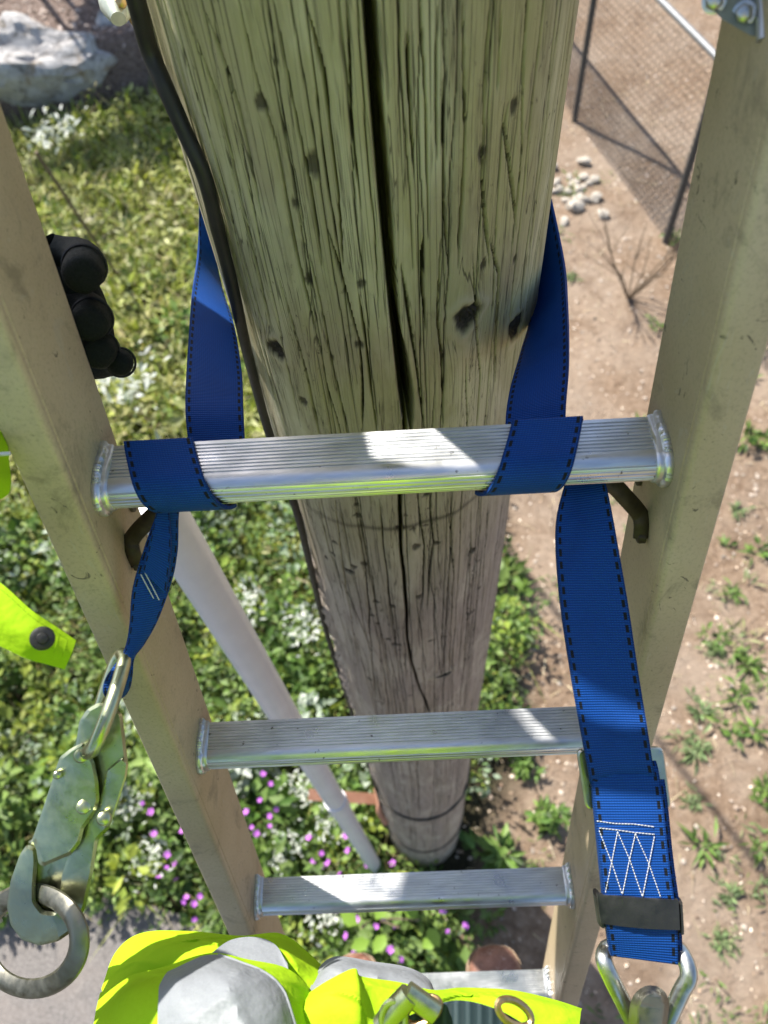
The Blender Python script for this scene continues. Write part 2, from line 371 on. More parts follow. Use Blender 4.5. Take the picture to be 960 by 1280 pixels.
# ------------------------------------------------------------------ the pole
PX, PY, PR0 = .0243, .5593, .1421
def pole_r(z): return PR0 + .003 * (CAMZ - z)
def on_pole(u, v, extra=0.0):      # where a line of sight meets (or passes closest to) the pole
    r = ray(u, v); o = CAM - np.array([PX, PY, 0]); a = r[0] ** 2 + r[1] ** 2; b = 2 * (o[0] * r[0] + o[1] * r[1])
    R = PR0 + extra
    for _ in range(3):
        c = o[0] ** 2 + o[1] ** 2 - R * R; D = b * b - 4 * a * c
        t_ = (-b - math.sqrt(D)) / (2 * a) if D > 0 else -b / (2 * a)
        R = pole_r(CAMZ + t_ * r[2]) + extra
    p = CAM + t_ * r; th = math.atan2(p[0] - PX, -(p[1] - PY)); return th, p[2], R
def pole_pt(th, z, R): return np.array([PX + R * math.sin(th), PY - R * math.cos(th), z])
zs = np.unique(np.round(np.r_[np.arange(-.15, 1.0, .02), np.arange(1.0, 2.4, .007), np.arange(2.4, 3.72, .0034), np.arange(3.72, 6.6, .06)], 4))
NF = 700
ths = np.r_[np.linspace(-1.85, 1.85, NF), np.linspace(1.85, 2 * math.pi - 1.85, 60)[1:-1]]
nt_, nz_ = len(ths), len(zs)
TH, ZG = np.meshgrid(ths, zs); S = TH * .145
dh = np.zeros_like(TH); crk = np.zeros_like(TH); dmk = np.zeros_like(TH)
# slow lumps and long flutes
for k in range(14):
    a = RG.uniform(2, 15); b = RG.uniform(.3, 2.2); p1, p2 = RG.uniform(0, 6.3, 2)
    dh += .0008 * np.sin(np.round(a) * TH + b * ZG + p1) * np.sin(b * ZG * .8 + p2)
for k in range(8):
    a = round(RG.uniform(18, 40)); p1 = RG.uniform(0, 6.3); dh += .00010 * np.sin(a * TH + 1.2 * np.sin(ZG * RG.uniform(.8, 2.5) + p1) + p1)
def carve(path, wid, dep, taper=True, seed=0, wob=.00055):
    path = sorted(path, key=lambda q: q[1]); s = np.array([q[0] for q in path]) * .145; z = np.array([q[1] for q in path])
    i0, i1 = np.searchsorted(zs, [z[0], z[-1]])
    if i1 - i0 < 3: return
    zz = zs[i0:i1]; sc = np.interp(zz, z, s); r = np.random.default_rng(seed)
    for k in range(4): sc = sc + wob / (1 + k * .6) * np.sin(zz * r.uniform(6, 60) + r.uniform(0, 6.3))
    tt = (zz - z[0]) / (z[-1] - z[0]); tp = np.clip(np.minimum(tt, 1 - tt) * 6, .12, 1) ** .7 if taper else np.ones_like(tt)
    wj = wid * tp * (1 + (.3 if taper else .08) * np.sin(zz * r.uniform(15, 45) + r.uniform(0, 6.3)))
    d = np.abs(S[i0:i1, :NF] - sc[:, None]); q = d / np.maximum(wj, .00040)[:, None]
    g_ = np.clip((1.2 - q) * 3.0, 0, 1); sh = np.exp(-(d / (wid * 4.0)) ** 2)
    dh[i0:i1, :NF] -= dep * tp[:, None] * g_
    dh[i0:i1, :NF] -= .0004 * sh * tp[:, None]
    crk[i0:i1, :NF] = np.maximum(crk[i0:i1, :NF], np.clip((1.15 - q) * 2.5, 0, 1) * .95 * tp[:, None] ** .5)
def pxc(pts): return [on_pole(u, v)[:2] for u, v in pts]
main = pxc([(456, -60), (463, 0), (470, 100), (480, 250), (494, 400), (507, 520), (499, 640), (505, 720), (509, 800), (520, 850), (537, 890)])
carve(main[:6], .0036, .035, False, 1, .0004); carve(main[5:], .0020, .02, False, 2, .0007); carve(pxc([(494, 395), (505, 440), (514, 500), (515, 545)]), .0024, .02, True, 3, .0006)
for k, pts in enumerate([[(550, 300), (547, 397), (552, 443), (553, 530)], [(530, 300), (528, 360), (532, 413)], [(613, 300), (625, 343), (618, 480)], [(405, 280), (433, 367), (450, 427), (455, 540)],
        [(385, 320), (408, 420), (435, 545)], [(450, 367), (460, 443), (470, 540)], [(300, 0), (320, 100), (345, 185), (370, 310), (400, 440)], [(260, 20), (285, 90), (300, 140), (325, 260)],
        [(380, 0), (405, 90), (415, 175), (430, 330)], [(525, 0), (530, 120), (535, 300)], [(555, 100), (555, 250), (560, 330)], [(612, 0), (605, 120), (602, 225), (612, 330)], [(640, 125), (635, 160), (647, 290)],
        [(520, 616), (526, 650), (531, 684), (528, 760)], [(537, 616), (543, 678), (534, 760)], [(398, 625), (412, 688), (434, 738), (456, 788), (465, 812)], [(420, 625), (434, 738), (450, 840)],
        [(443, 622), (459, 734), (471, 884)], [(474, 622), (484, 725), (496, 812)], [(340, 0), (365, 120), (390, 240), (402, 330)], [(430, 0), (440, 140), (452, 260)], [(575, 0), (580, 160), (572, 330)],
        [(660, 0), (655, 180), (640, 330)], [(590, 330), (600, 470), (596, 540)], [(240, 30), (275, 130), (300, 240), (330, 360)], [(500, 330), (520, 450), (532, 545)], [(560, 640), (566, 720), (560, 850)], [(590, 640), (588, 720), (580, 860)],
        [(610, 630), (603, 740)], [(510, 40), (520, 220)], [(545, 10), (548, 200)], [(625, 20), (622, 110)], [(350, 350), (385, 470), (400, 545)], [(480, 900), (496, 1010)], [(520, 905), (524, 1030)], [(545, 905), (540, 1060)]]):
    carve(pxc(pts), RG.uniform(.00055, .0010), RG.uniform(.004, .009), True, 20 + k)
for k in range(300):
    th = RG.uniform(-1.7, 1.7); z0 = RG.uniform(.2, 3.05) if k % 4 else RG.uniform(3.05, 3.6); L = RG.uniform(.10, .7) * (1 if z0 > 2 else 1.6); sl_ = RG.normal(0, .05)
    carve([(th, z0), (th + sl_ * .5, z0 + L / 2), (th + sl_, z0 + L)], RG.uniform(.00025, .0006), RG.uniform(.001, .003), True, 100 + k)
knots = [(582, 394, .0120, 1.1), (644, 408, .0095, 1.4), (347, 435, .0090, 1.2), (555, 843, .015, .55), (437, 712, .008, .8), (327, 128, .0042, 1.3), (391, 205, .0045, 2.0), (645, 132, .0035, 1.6), (380, 500, .0045, 1.2),
         (449, 430, .0045, .7), (452, 352, .004, .9), (590, 690, .007, 1.2), (500, 660, .005, 1.5), (495, 805, .008, .6), (590, 766, .008, .6), (470, 752, .005, .9), (601, 191, .0035, 1.6), (385, 350, .003, 1.5)]
for k in range(70): knots.append((RG.uniform(370, 620), RG.uniform(560, 1000), RG.uniform(.002, .0055), RG.uniform(.35, 1.6)))
for k in range(7): knots.append((RG.uniform(260, 680), RG.uniform(60, 540), RG.uniform(.0015, .0032), RG.uniform(.5, 2.2)))
KN = []; US = S.copy(); halo = np.zeros_like(TH)
for (u, v, r, asp) in knots:
    th, z, R = on_pole(u, v); ds = S - th * .145; dz = (ZG - z) / asp; q = np.sqrt(ds ** 2 + dz ** 2)
    q = q * (1 + .12 * np.sin(3 * np.arctan2(dz, ds) + u) + .07 * np.sin(7 * np.arctan2(dz, ds) + v))
    if len(KN) < 6:
        US = US - ds * .8 * np.exp(-((S - th * .145) / (1.3 * r)) ** 2 - (dz / (2.8 * r)) ** 2)
        if len(KN) < 4: halo = np.maximum(halo, np.exp(-((q / r - 1.45) / .28) ** 2) * .6)
    m = np.abs(ZG - z) < .12; qq = q[m] / r
    dh[m] += .0014 * (r / .011) * np.exp(-((qq - 1.25) / .45) ** 2) - .0045 * (r / .011) * np.clip(1.1 - qq, 0, 1)
    dmk[m] = np.maximum(dmk[m], np.clip((1.12 - qq) * 3.5, 0, 1) * (1.0 if len(KN) < 3 else .85)); KN.append((th, z, R, r, asp))
dmk += .75 * np.exp(-(((TH - .05) / .9) ** 2)) * np.exp(-((ZG - (on_pole(500, 659)[1] + .015 * TH)) / .004) ** 2)  # one thin dark arc across the front of the pole
# rough broken edge on the left flank
rg = np.exp(-((TH + 1.25) / .14) ** 2) * np.clip((3.1 - ZG) / .5, 0, 1)
dh += rg * .004 * np.sign(np.sin(ZG * 23 + 2 * np.sin(ZG * 7))) * np.abs(np.sin(ZG * 41 + TH * 9)) + rg * .003 * np.sin(ZG * 113)
RR = (pole_r(ZG) + dh)
V = np.stack([PX + RR * np.sin(TH), PY - RR * np.cos(TH), ZG], -1).reshape(-1, 3)
ii = np.arange(nt_ * nz_).reshape(nz_, nt_); jj = np.roll(ii, -1, 1)
Fq = np.stack([ii[:-1], jj[:-1], jj[1:], ii[1:]], -1).reshape(-1, 4)
pole = thing('utility_pole', (PX, PY, 0), 'weathered wooden utility pole with long split standing behind the ladder', 'utility pole')
npmesh('wooden_shaft', V, Fq, M_WOOD, pole, uv=np.stack([US, ZG], -1).reshape(-1, 2), attrs={'crack': crk.ravel(), 'halo': halo.ravel(), 'dark_mark': np.clip(dmk, 0, 1).ravel()}, smooth=True)
for (th, z, R, r, asp) in KN[:5]:
    mb = MB(); rows = []
    er = np.array([math.sin(th), -math.cos(th), 0]); es = np.array([math.cos(th), math.sin(th), 0]); c0 = pole_pt(th, z, R - .0018 * r / .011)
    for rr, h in ((1.0, -.004), (.92, .0006), (.72, .0022), (.6, .001), (.42, .0026), (.3, .0012), (.12, .0024), (.02, .0016)):
        a = np.linspace(0, 2 * math.pi, 22, endpoint=False); wob = 1 + .12 * np.sin(3 * a + z * 50) + .06 * np.sin(8 * a + rr * 6)
        rows.append([c0 + er * (h * r / .011 + .0005 * math.sin(5 * x + rr * 20)) + r * .92 * rr * q * (es * math.cos(x) + np.array([0, 0, asp]) * math.sin(x)) for x, q in zip(a, wob)])
    mb.grid(rows, closed_v=True, caps=True).build('knot', M_KNOT, pole)
for (v, lab, rad) in ((1024, 'dark wire band round the foot of the pole', .0045), (1064, 'thin wire band low on the pole, below the darker band', .003)):
    z = on_pole(525, v)[1]; mb = MB(); a = np.linspace(0, 2 * math.pi, 72, endpoint=False)
    mb.tube([pole_pt(x, z + .012 * math.sin(x * 1.0 + .6), pole_r(z) + .003) for x in a], rad, 7, closed=True); o = mb.build('wire_band', M_WIRE, pole); o['label'] = lab
# bracket bolted on the left flank near the top of the view
b0 = P(150, 2, .60); br = thing('wall_bracket', b0, 'pale weathered metal bracket bolted to the pole at top left', 'bracket')
br.name = 'pole_bracket'
mb = MB(); ax = [N(P(170, 0, .6) - P(110, 12, .6)), N(P(150, 40, .6) - P(150, 0, .6)), N(-ray(150, 0))]
mb.tube([P(128, -60, .63), P(138, -15, .62), P(143, 8, .615), P(148, 24, .61)], [.011, .012, .0115, .006], 12); mb.build('bracket_arm', M_BRKT, br)
mb = MB(); mb.tube([P(150, -60, .63), P(156, -12, .622), P(157, 10, .618), P(152, 25, .615)], [.007, .008, .0075, .004], 10); mb.build('bracket_bar', M_BRKT, br)
mb = MB(); mb.cyl(P(152, 2, .607), -ray(150, 2), .005, .006, 6, dome=.001); mb.build('bolt', M_BRASS, br)
mb = MB(); mb.tube([P(160, 5, .62), P(167, 25, .625), P(172, 32, .63)], .0035, 8); mb.build('lag_screw', M_BRASS, br)
# cable clipped down the left flank
cp = []
for u, v in [(150, -60), (170, 0), (186, 60), (207, 110), (231, 165), (256, 222), (273, 290), (291, 360), (309, 440), (330, 520), (346, 570), (371, 640), (386, 700), (408, 790), (430, 870), (457, 949), (480, 1024), (494, 1076)]:
    th, z, R = on_pole(u, v, .006); cp.append(pole_pt(th, z, R))
cp[-1][2] = -.05
mb = MB(); pth = catmull(cp, 160); mb.tube(pth, np.interp(np.linspace(0, 1, 160), [0, .3, .5, 1], [.0060, .0054, .0046, .0045]), 12)
tag(mb.build('cable', M_CABLE), 'black cable running down the left edge of the wooden pole', 'cable')

# ------------------------------------------------------------------ the ladder
C0 = np.array([.0006, .2844, CAMZ - .4105]); UX = np.array([.99764, -.068447, -.005424]); LU = np.array([.027613, .327636, .944400]); LN = np.array([.062865, .942321, -.328753]); HW = .1815
def LD(x, m, off): return C0 + UX * x + LU * m + LN * off
ladder = thing('extension_ladder', LD(0, -3.52, 0), 'tan fibreglass ladder with ribbed aluminium rungs leaning on the pole', 'ladder')
def round_poly(pts, r, k=4):
    pts = [np.array(p, float) for p in pts]; out = []; n = len(pts); rr = r if isinstance(r, (list, tuple)) else [r] * n
    for i in range(n):
        a, b, c = pts[i - 1], pts[i], pts[(i + 1) % n]; d1, d2 = N(a - b), N(c - b); q = rr[i]
        p1, p2 = b + d1 * q, b + d2 * q
        for s_ in np.linspace(0, 1, k): out.append((1 - s_) ** 2 * p1 + 2 * s_ * (1 - s_) * b + s_ ** 2 * p2)
    return out
F0, B0, LAT, TK = -.043, .040, .0265, .0052
prof = round_poly([(0, F0 + .0085), (.0009, F0 + .0074), (0, F0 + .0060), (0, F0), (LAT, F0), (LAT, F0 + TK), (TK, F0 + TK), (TK, B0 - TK), (LAT, B0 - TK), (LAT, B0), (0, B0)], [.0003, .0004, .0003, .0042, .0022, .0015, .004, .004, .0015, .0018, .005])
BOT, TOP = -3.50, .43
for sd in (-1, 1):
    mb = MB(); ms = np.linspace(BOT, TOP, 40)
    mb.grid([[LD(sd * (HW + a), m, b) for a, b in prof] for m in ms], closed_v=True, caps=True)
    rail = mb.build('rail', M_RAIL, ladder, angle=50)
    # rubber foot of the rail
    mb = MB(); mb.grid([[LD(sd * (HW - .004 + a * 1.25), m, b * 1.12) for a, b in prof] for m in (BOT - .02, BOT + .09)], closed_v=True, caps=True); mb.build('rubber_foot', M_BLACK, rail)
# rung section: level tread with ribs, rounded nose, fine ribs below
def rung_profile(grow=0.0, ribs=True):
    o = []
    def put(p, q, nx, ny, a=0.0): o.append((p * .82 + nx * (grow + a), q * .85 + .0007 + ny * (grow + a)))
    for k in range(91):                                   # tread from back to front, cut by narrow grooves
        s_ = k / 90; p = .0195 - s_ * .033; f_ = (s_ * 10.0) % 1.0; a = -.0009 if ribs and .04 < s_ < .97 and f_ < .34 else 0
        put(p, .0145 - .0012 * s_, 0, 1, a)
    for k in range(1, 6):                                 # smooth nose
        a = math.radians(90 + k * 9); put(-.0135 + .0135 * math.cos(a), -.0002 + .0135 * math.sin(a), math.cos(a), math.sin(a))
    for k in range(1, 44):                                # fine ribs down the front
        s_ = k / 43; a = math.radians(136 + s_ * 120); rb = (-.00055 if (s_ * 9.0) % 1.0 < .36 else 0) if ribs else 0
        put(-.0135 + .0135 * math.cos(a), -.0008 * s_ + (.0135 + .0015 * s_) * math.sin(a), math.cos(a), math.sin(a), rb)
    for p, q in ((-.006, -.0163), (.004, -.0165), (.012, -.0155)): put(p, q, 0, -1)
    for k in range(1, 9):
        a = math.radians(-70 + k * 17); put(.0115 + .008 * math.cos(a), -.0065 + .009 * math.sin(a), math.cos(a), math.sin(a))
    put(.0195, .008, 1, 0); return o
RF = np.array([0.065, .99, -.04]); RF = N(RF - RF.dot(UX) * UX); RV = N(np.cross(UX, RF))
def rung_pt(n_, x, p, q): return LD(x, -n_ * .3048, 0) + RF * p + RV * q
rungs = {}
for n_ in range(0, 12):
    mb = MB(); pr = rung_profile(); mb.grid([[rung_pt(n_, x, *pq) for pq in pr] for x in (-HW - .01, -.06, .06, HW + .01)], closed_v=True, caps=True)
    rg_ = mb.build('rung', M_ALU, ladder, angle=25); rungs[n_] = rg_
    if n_ > 5 or n_ < -1: continue
    for sd in (-1, 1):                                    # swaged collar and crimped bead at each end
        mb = MB(); pg = np.array(rung_profile(0, False))[::2]; cen = pg.mean(0); rows = []
        for dx, gr in ((-.003, .0030), (.0002, .0042), (.0022, .0044), (.0042, .0036), (.0052, .0018), (.0068, .0016), (.0082, .0014), (.0092, .0004)):
            L_ = len(pg); d_ = pg - cen; d_ /= np.linalg.norm(d_, axis=1)[:, None]
            bump_ = .0005 * np.sin(np.arange(L_) / L_ * 2 * math.pi * 34) if gr > .0029 else np.zeros(L_)
            rows.append([rung_pt(n_, sd * (HW - dx), *(pq + dd * (gr + bb))) for pq, dd, bb in zip(pg, d_, bump_)])
        mb.grid(rows, closed_v=True, caps=True); mb.build('collar', M_ALU, rg_)
mb = MB(); mb.tube([LD(x, .352, .002 - .012 * math.cos(x / HW * 1.4)) for x in np.linspace(-HW, HW, 16)], .012, 14); mb.build('shade_bar', M_BLACK, ladder)  # unseen padded bar added at the ladder top, placed to shade the strap
# rung braces under the top rung
def on_web(u, v, sd, lift=0.0):
    r = ray(u, v); p0 = LD(sd * (HW - lift), 0, 0); return CAM + r * (np.dot(p0 - CAM, UX) / np.dot(r, UX))
for sd, pts in ((-1, [(172, 706, .004), (165, 690, .004), (165, 674, .005), (184, 652, 0), (206, 633, 0), (240, 612, 0)]), (1, [(802, 672, .004), (803, 655, .004), (799, 642, .006), (782, 622, 0), (762, 603, 0), (728, 588, 0)])):
    e0 = on_web(pts[2][0], pts[2][1], sd, pts[2][2]); e1 = rung_pt(0, sd * .128, -.004, -.019); d0 = (e0 - CAM) @ RM[:, 2] if False else np.dot(e0 - CAM, np.array([RM[0][2], RM[1][2], RM[2][2]])); d1 = np.dot(e1 - CAM, np.array([RM[0][2], RM[1][2], RM[2][2]]))
    pp3 = [on_web(u, v, sd, l) for u, v, l in pts[:3]] + [P(u, v, d0 + (d1 - d0) * f) for (u, v, l), f in zip(pts[3:], (.4, .75, 1.1))]
    mb = MB(); pth = catmull(pp3, 26); mb.tube(pth, .0062, 10, flat=.45, nrm=-ray(480, 640)); b_ = mb.build('rung_brace', M_BRONZE, ladder)
    mb = MB(); e = pp3[0]; mb.cyl(e + UX * (-sd) * -.002, -UX * sd, .0042, .005, 12, dome=.0012); mb.build('rivet', M_BRONZE, b_)
# rivets on the webs beside each rung and the bolted guide plate high on the right rail
for n_ in (0, 2, 3):
    for sd in (-1, 1):
        mb = MB(); mb.cyl(LD(sd * (HW - .0005), -n_ * .3048 - .045, .025), -UX * sd, .004, .0025, 12, dome=.001); mb.build('rivet', M_GRIME, ladder)
def on_web(u, v, sd, lift=0.0):
    r = ray(u, v); p0 = LD(sd * (HW - lift), 0, 0); return CAM + r * (np.dot(p0 - CAM, UX) / np.dot(r, UX))
cz = np.array([RM[0][2], RM[1][2], RM[2][2]]); dpl = np.dot(on_web(888, 10, 1) - CAM, cz) - .045
gw = N(-ray(925, 8)); q_ = [(886, -70), (886, 8), (903, 24), (938, 44), (962, 50), (1000, 44), (1000, -70)]; pl = [P(u, v, dpl) for u, v in q_]; n = len(pl); gp = MB()
gp.add([p for p in pl] + [p + gw * .003 for p in pl], [tuple(range(n))[::-1], tuple(range(n, 2 * n))] + [(i, (i + 1) % n, n + (i + 1) % n, n + i) for i in range(n)])
plate_ = gp.build('guide_plate', M_BRKT, ladder, smooth=False)
gp = MB(); gp.tube([P(953, -70, dpl - .006), P(954, 50, dpl - .006)], .0030, 10, flat=.7, nrm=gw); gp.build('plate_flange', M_ZINC, plate_)
for u, v in ((930, 17), (893, 1)):
    mb = MB(); mb.cyl(P(u, v, dpl - .0028), gw, .0040, .0034, 6, dome=.0006); mb.cyl(P(u, v, dpl - .0026), gw, .0052, .0010, 20); mb.build('bolt', M_ZINC, plate_)
# smudged bare label patch is only wear on the rail: nothing is built for it

# ------------------------------------------------------------------ the blue strap
def ribbon(mb, Lp, Rp, n=40, thick=.0024, cols=7, bow=0.0, v0=0.0):
    A = catmull(Lp, n); B = catmull(Rp, n); mid = (A + B) / 2
    seg = np.r_[0, np.cumsum(np.linalg.norm(np.diff(mid, axis=0), axis=1))] + v0
    tang = np.gradient(mid, axis=0); wd = B - A; nr = np.cross(tang, wd); nr /= np.linalg.norm(nr, axis=1)[:, None] + 1e-12
    top, UVa = [], []; us = np.linspace(0, 1, cols)
    rows = []; uvr = []
    for i in range(n):
        row = []; uvv = []
        for u in us: row.append(A[i] + wd[i] * u + nr[i] * (thick / 2 + bow * math.sin(math.pi * u))); uvv.append((u, seg[i]))
        for u in us[::-1]: row.append(A[i] + wd[i] * u + nr[i] * (-thick / 2 + bow * math.sin(math.pi * u))); uvv.append((u, seg[i]))
        rows.append(row); uvr += uvv
    mb.grid(rows, closed_v=True, caps=True, UV=uvr); return seg[-1], A, B, nr
strap = thing('positioning_strap', C0 + np.array([0, 0, 0]), 'blue webbing strap passed round the pole and choked on the top rung', 'strap')
zl = on_pole(256, 280)[1]; zr = on_pole(690, 280)[1]
def ring_pt(a, z): return np.array([PX + (pole_r(z) + .004) * math.sin(a), PY - (pole_r(z) + .004) * math.cos(a), z])
# left run, round the back, right run: one continuous band
Lt = [P(236, 556, .545), P(232, 510, .555), P(234, 450, .59), P(240, 370, .645), P(248, 312, .69)]
Lb = [P(306, 553, .545), P(304, 510, .555), P(302, 465, .59), P(292, 408, .645), P(275, 352, .71)]
Rt = [P(703, 318, .665), P(709, 380, .62), P(711, 450, .575), P(708, 500, .55), P(706, 540, .54)]
Rb = [P(665, 385, .70), P(652, 440, .645), P(640, 480, .59), P(633, 515, .555), P(631, 546, .54)]
angs = np.linspace(-1.75, -2 * math.pi + 1.75, 14)
At = [ring_pt(a, zl + (zr - zl) * k / 13 + .004) for k, a in enumerate(angs)]; Ab = [ring_pt(a, zl + (zr - zl) * k / 13 - .041) for k, a in enumerate(angs)]
mb = MB(); ribbon(mb, Lt + At + Rt, Lb + Ab + Rb, 150); mb.build('webbing', M_WEB, strap)
# wraps on the rung
def wrap(x_top, x_bot, wid_top, wid_bot, extra, start, end):
    pr = np.array(rung_profile(extra, False)); n = len(pr); k0, k1 = int(start * n), int(end * n)
    loop_ = np.array([pr[k % n] for k in range(k0, k1)]); al = np.r_[0, np.cumsum(np.linalg.norm(np.diff(loop_, axis=0), axis=1))]; al /= al[-1]
    A, B = [], []
    for s_ in np.linspace(0, 1, 60):
        p_, q_ = np.interp(s_, al, loop_[:, 0]), np.interp(s_, al, loop_[:, 1]); e = max(0, (s_ - .30) / .70) ** 1.3
        xt = x_top + (x_bot - x_top) * e; wd = wid_top + (wid_bot - wid_top) * s_
        A.append(rung_pt(0, xt - wd / 2, p_, q_)); B.append(rung_pt(0, xt + wd / 2, p_, q_))
    return A, B
for (xt, xb, ex) in ((-.1465, -.118, .0030), (.113, .084, .0030)):
    A, B = wrap(xt, xb, .0440, .0465, ex, -.08, .90); mb = MB(); ribbon(mb, A, B, 90); mb.build('rung_wrap', M_WEB, strap)
# short overlapped inner turn that shows at the right of the left wrap and passes to the hanging tail
Ll = [P(198, 618, .505), P(196, 640, .507), P(181, 682, .51), P(166, 735, .51), P(162, 780, .51), P(158, 806, .508), P(150, 822, .505), P(133, 846, .50), P(129, 866, .50), P(137, 873, .506)]
Lr = [P(232, 618, .512), P(224, 640, .51), P(222, 690, .515), P(214, 728, .52), P(197, 775, .518), P(180, 805, .515), P(168, 822, .51), P(166, 842, .506), P(163, 856, .508), P(158, 866, .512)]
mb = MB(); ribbon(mb, Ll, Lr, 70, bow=.002); mb.build('tail', M_WEB, strap)['label'] = 'twisted left tail gathered to the steel link'
mb = MB(); ribbon(mb, [P(196, 640, .503), P(187, 680, .504), P(178, 712, .506)], [P(212, 640, .5035), P(214, 690, .505), P(208, 742, .512)], 24); mb.build('folded_layer', M_WEB, strap)
mb = MB()
for (a, b) in (((176, 718), (192, 748)), ((181, 715), (199, 750))):
    q = [P(a[0] + (b[0] - a[0]) * s_, a[1] + (b[1] - a[1]) * s_, .5065 + .006 * s_) for s_ in np.linspace(0, 1, 12)]; mb.tube(q, .0004, 5)
mb.build('white_stitching', M_THREAD, strap)
# right hanging tail down to the buckle, and on to the sewn loop
Rl = [P(712, 585, .515), P(704, 612, .505), P(696, 648, .50), P(695, 690, .497), P(701, 760, .495), P(713, 840, .493), P(727, 920, .49), P(735, 962, .488), P(737, 978, .492)]
Rr_ = [P(752, 585, .515), P(757, 606, .507), P(764, 640, .505), P(773, 690, .502), P(785, 760, .50), P(797, 840, .497), P(810, 920, .492), P(816, 958, .49), P(821, 976, .494)]
mb = MB(); ribbon(mb, Rl, Rr_, 90, bow=-.0025); mb.build('hanging_tail', M_WEB, strap)
Sl = [P(734, 950, .498), P(737, 966, .494), P(741, 1000, .490), P(748, 1070, .486), P(754, 1130, .484), P(758, 1165, .484), P(762, 1192, .486)]
Sr = [P(818, 950, .498), P(822, 964, .494), P(827, 1000, .490), P(834, 1070, .487), P(842, 1130, .485), P(845, 1165, .486), P(846, 1203, .488)]
mb = MB(); ribbon(mb, Sl, Sr, 60, thick=.0045); loop = mb.build('sewn_loop', M_WEB, strap)
mb = MB(); ribbon(mb, [p + .0045 * N(ray(790, 1080)) + .0035 * UX for p in Sl[1:]], [p + .0045 * N(ray(790, 1080)) + .0035 * UX for p in Sr[1:]], 50); mb.build('under_layer', M_WEB, strap)
def sst(zx, zy):                                         # a stitch end on the sewn loop
    u, v = 680 + zx / 3.368, 900 + zy / 3.368
    return P(u, v, np.interp(v, [950, 1000, 1070, 1130, 1165], [.498, .490, .4865, .4845, .485]) - .0031)
mb = MB()
for pts in [[(222, 425), (300, 436), (380, 438), (465, 450)], [(232, 455), (300, 462), (385, 474), (468, 482)], [(232, 465), (285, 600), (330, 735)], [(310, 470), (285, 600), (258, 730)], [(310, 470), (362, 590), (415, 745)],
            [(385, 478), (358, 600), (330, 735)], [(385, 478), (440, 600), (492, 748)], [(465, 490), (440, 620), (415, 745)]]:
    for (a, b) in zip(pts[:-1], pts[1:]):
        k = max(2, int(math.hypot(b[0] - a[0], b[1] - a[1]) / 13))
        for i in range(k):
            s0, s1 = (i + .06) / k, (i + .86) / k; q = [sst(a[0] + (b[0] - a[0]) * s_, a[1] + (b[1] - a[1]) * s_) for s_ in (s0, (s0 + s1) / 2, s1)]
            q[0] = q[0] + .0006 * N(ray(790, 1080)); q[2] = q[2] + .0006 * N(ray(790, 1080)); mb.tube(q, .00028, 4)
o = mb.build('white_stitching', M_THREAD, strap); o['label'] = 'white zigzag stitching on the right loop'
mb = MB(); ribbon(mb, [P(746, 1117, .4825), P(748, 1135, .482), P(751, 1153, .4825)], [P(847, 1124, .4835), P(848, 1142, .483), P(849, 1161, .4835)], 10, thick=.003, bow=.0015)
ribbon(mb, [P(746, 1117, .496), P(751, 1153, .496)], [P(847, 1124, .497), P(849, 1161, .497)], 4, thick=.003)
for a, b in (((746, 1117), (751, 1153)), ((847, 1124), (849, 1161))): mb.tube([P(*a, .4896), P(*b, .4896)], .0072, 10, flat=.28, nrm=UX)
mb.build('black_sleeve', M_SLEEVE, strap)
# flat rectangular adjuster behind the webbing
def plate_ring(outer, inner, d, th, name, mat, parent, k=6, r=(.005, .003), bev=.0012):
    A = [P(u, v, dd) for (u, v), dd in zip(outer, d)]; B = [P(u, v, dd) for (u, v), dd in zip(inner, d)]
    nr = N(np.cross(A[1] - A[0], A[2] - A[0])); nr = nr if nr.dot(A[0] - CAM) < 0 else -nr
    ra, rb = round_poly(A, r[0], k), round_poly(B, r[1], k); rows = []
    c1 = np.mean(A, 0)
    for pts, off, sh in ((ra, -th, bev), (ra, -th + bev, 0), (ra, -bev, 0), (ra, 0, bev), (rb, 0, -bev), (rb, -bev, 0), (rb, -th + bev, 0), (rb, -th, -bev)):
        rows.append([p + nr * off + N(c1 - p) * sh for p in pts])
    mb = MB(); mb.grid(rows, closed_u=True, closed_v=True); return mb.build(name, mat, parent)
plate_ring([(721, 937), (830, 934), (840, 1012), (733, 1013)], [(741, 952), (812, 950), (820, 998), (749, 1000)], [.4955, .4955, .4955, .4955], .004, 'adjuster_buckle', M_ZINC, strap)
# delta ring at the end of the loop
def zp(zx, zy, d=.484): return P(680 + zx / 3.368, 900 + zy / 3.368, d)
dl = [(262, 965), (252, 1010), (285, 1090), (335, 1190), (392, 1310), (425, 1362), (475, 1355), (520, 1270), (575, 1150), (608, 1085), (598, 1020), (560, 962), (480, 935), (350, 928)]
pth = catmull([zp(*p, .484 if p[1] > 1030 else (.488 if p[1] > 990 else .4945)) for p in dl] + [zp(*dl[0], .4945)], 90)[:-1]
mb = MB(); mb.tube(pth, .0054, 14, closed=True, flat=.75, nrm=-ray(810, 1200)); mb.build('delta_ring', M_ZINC, strap)
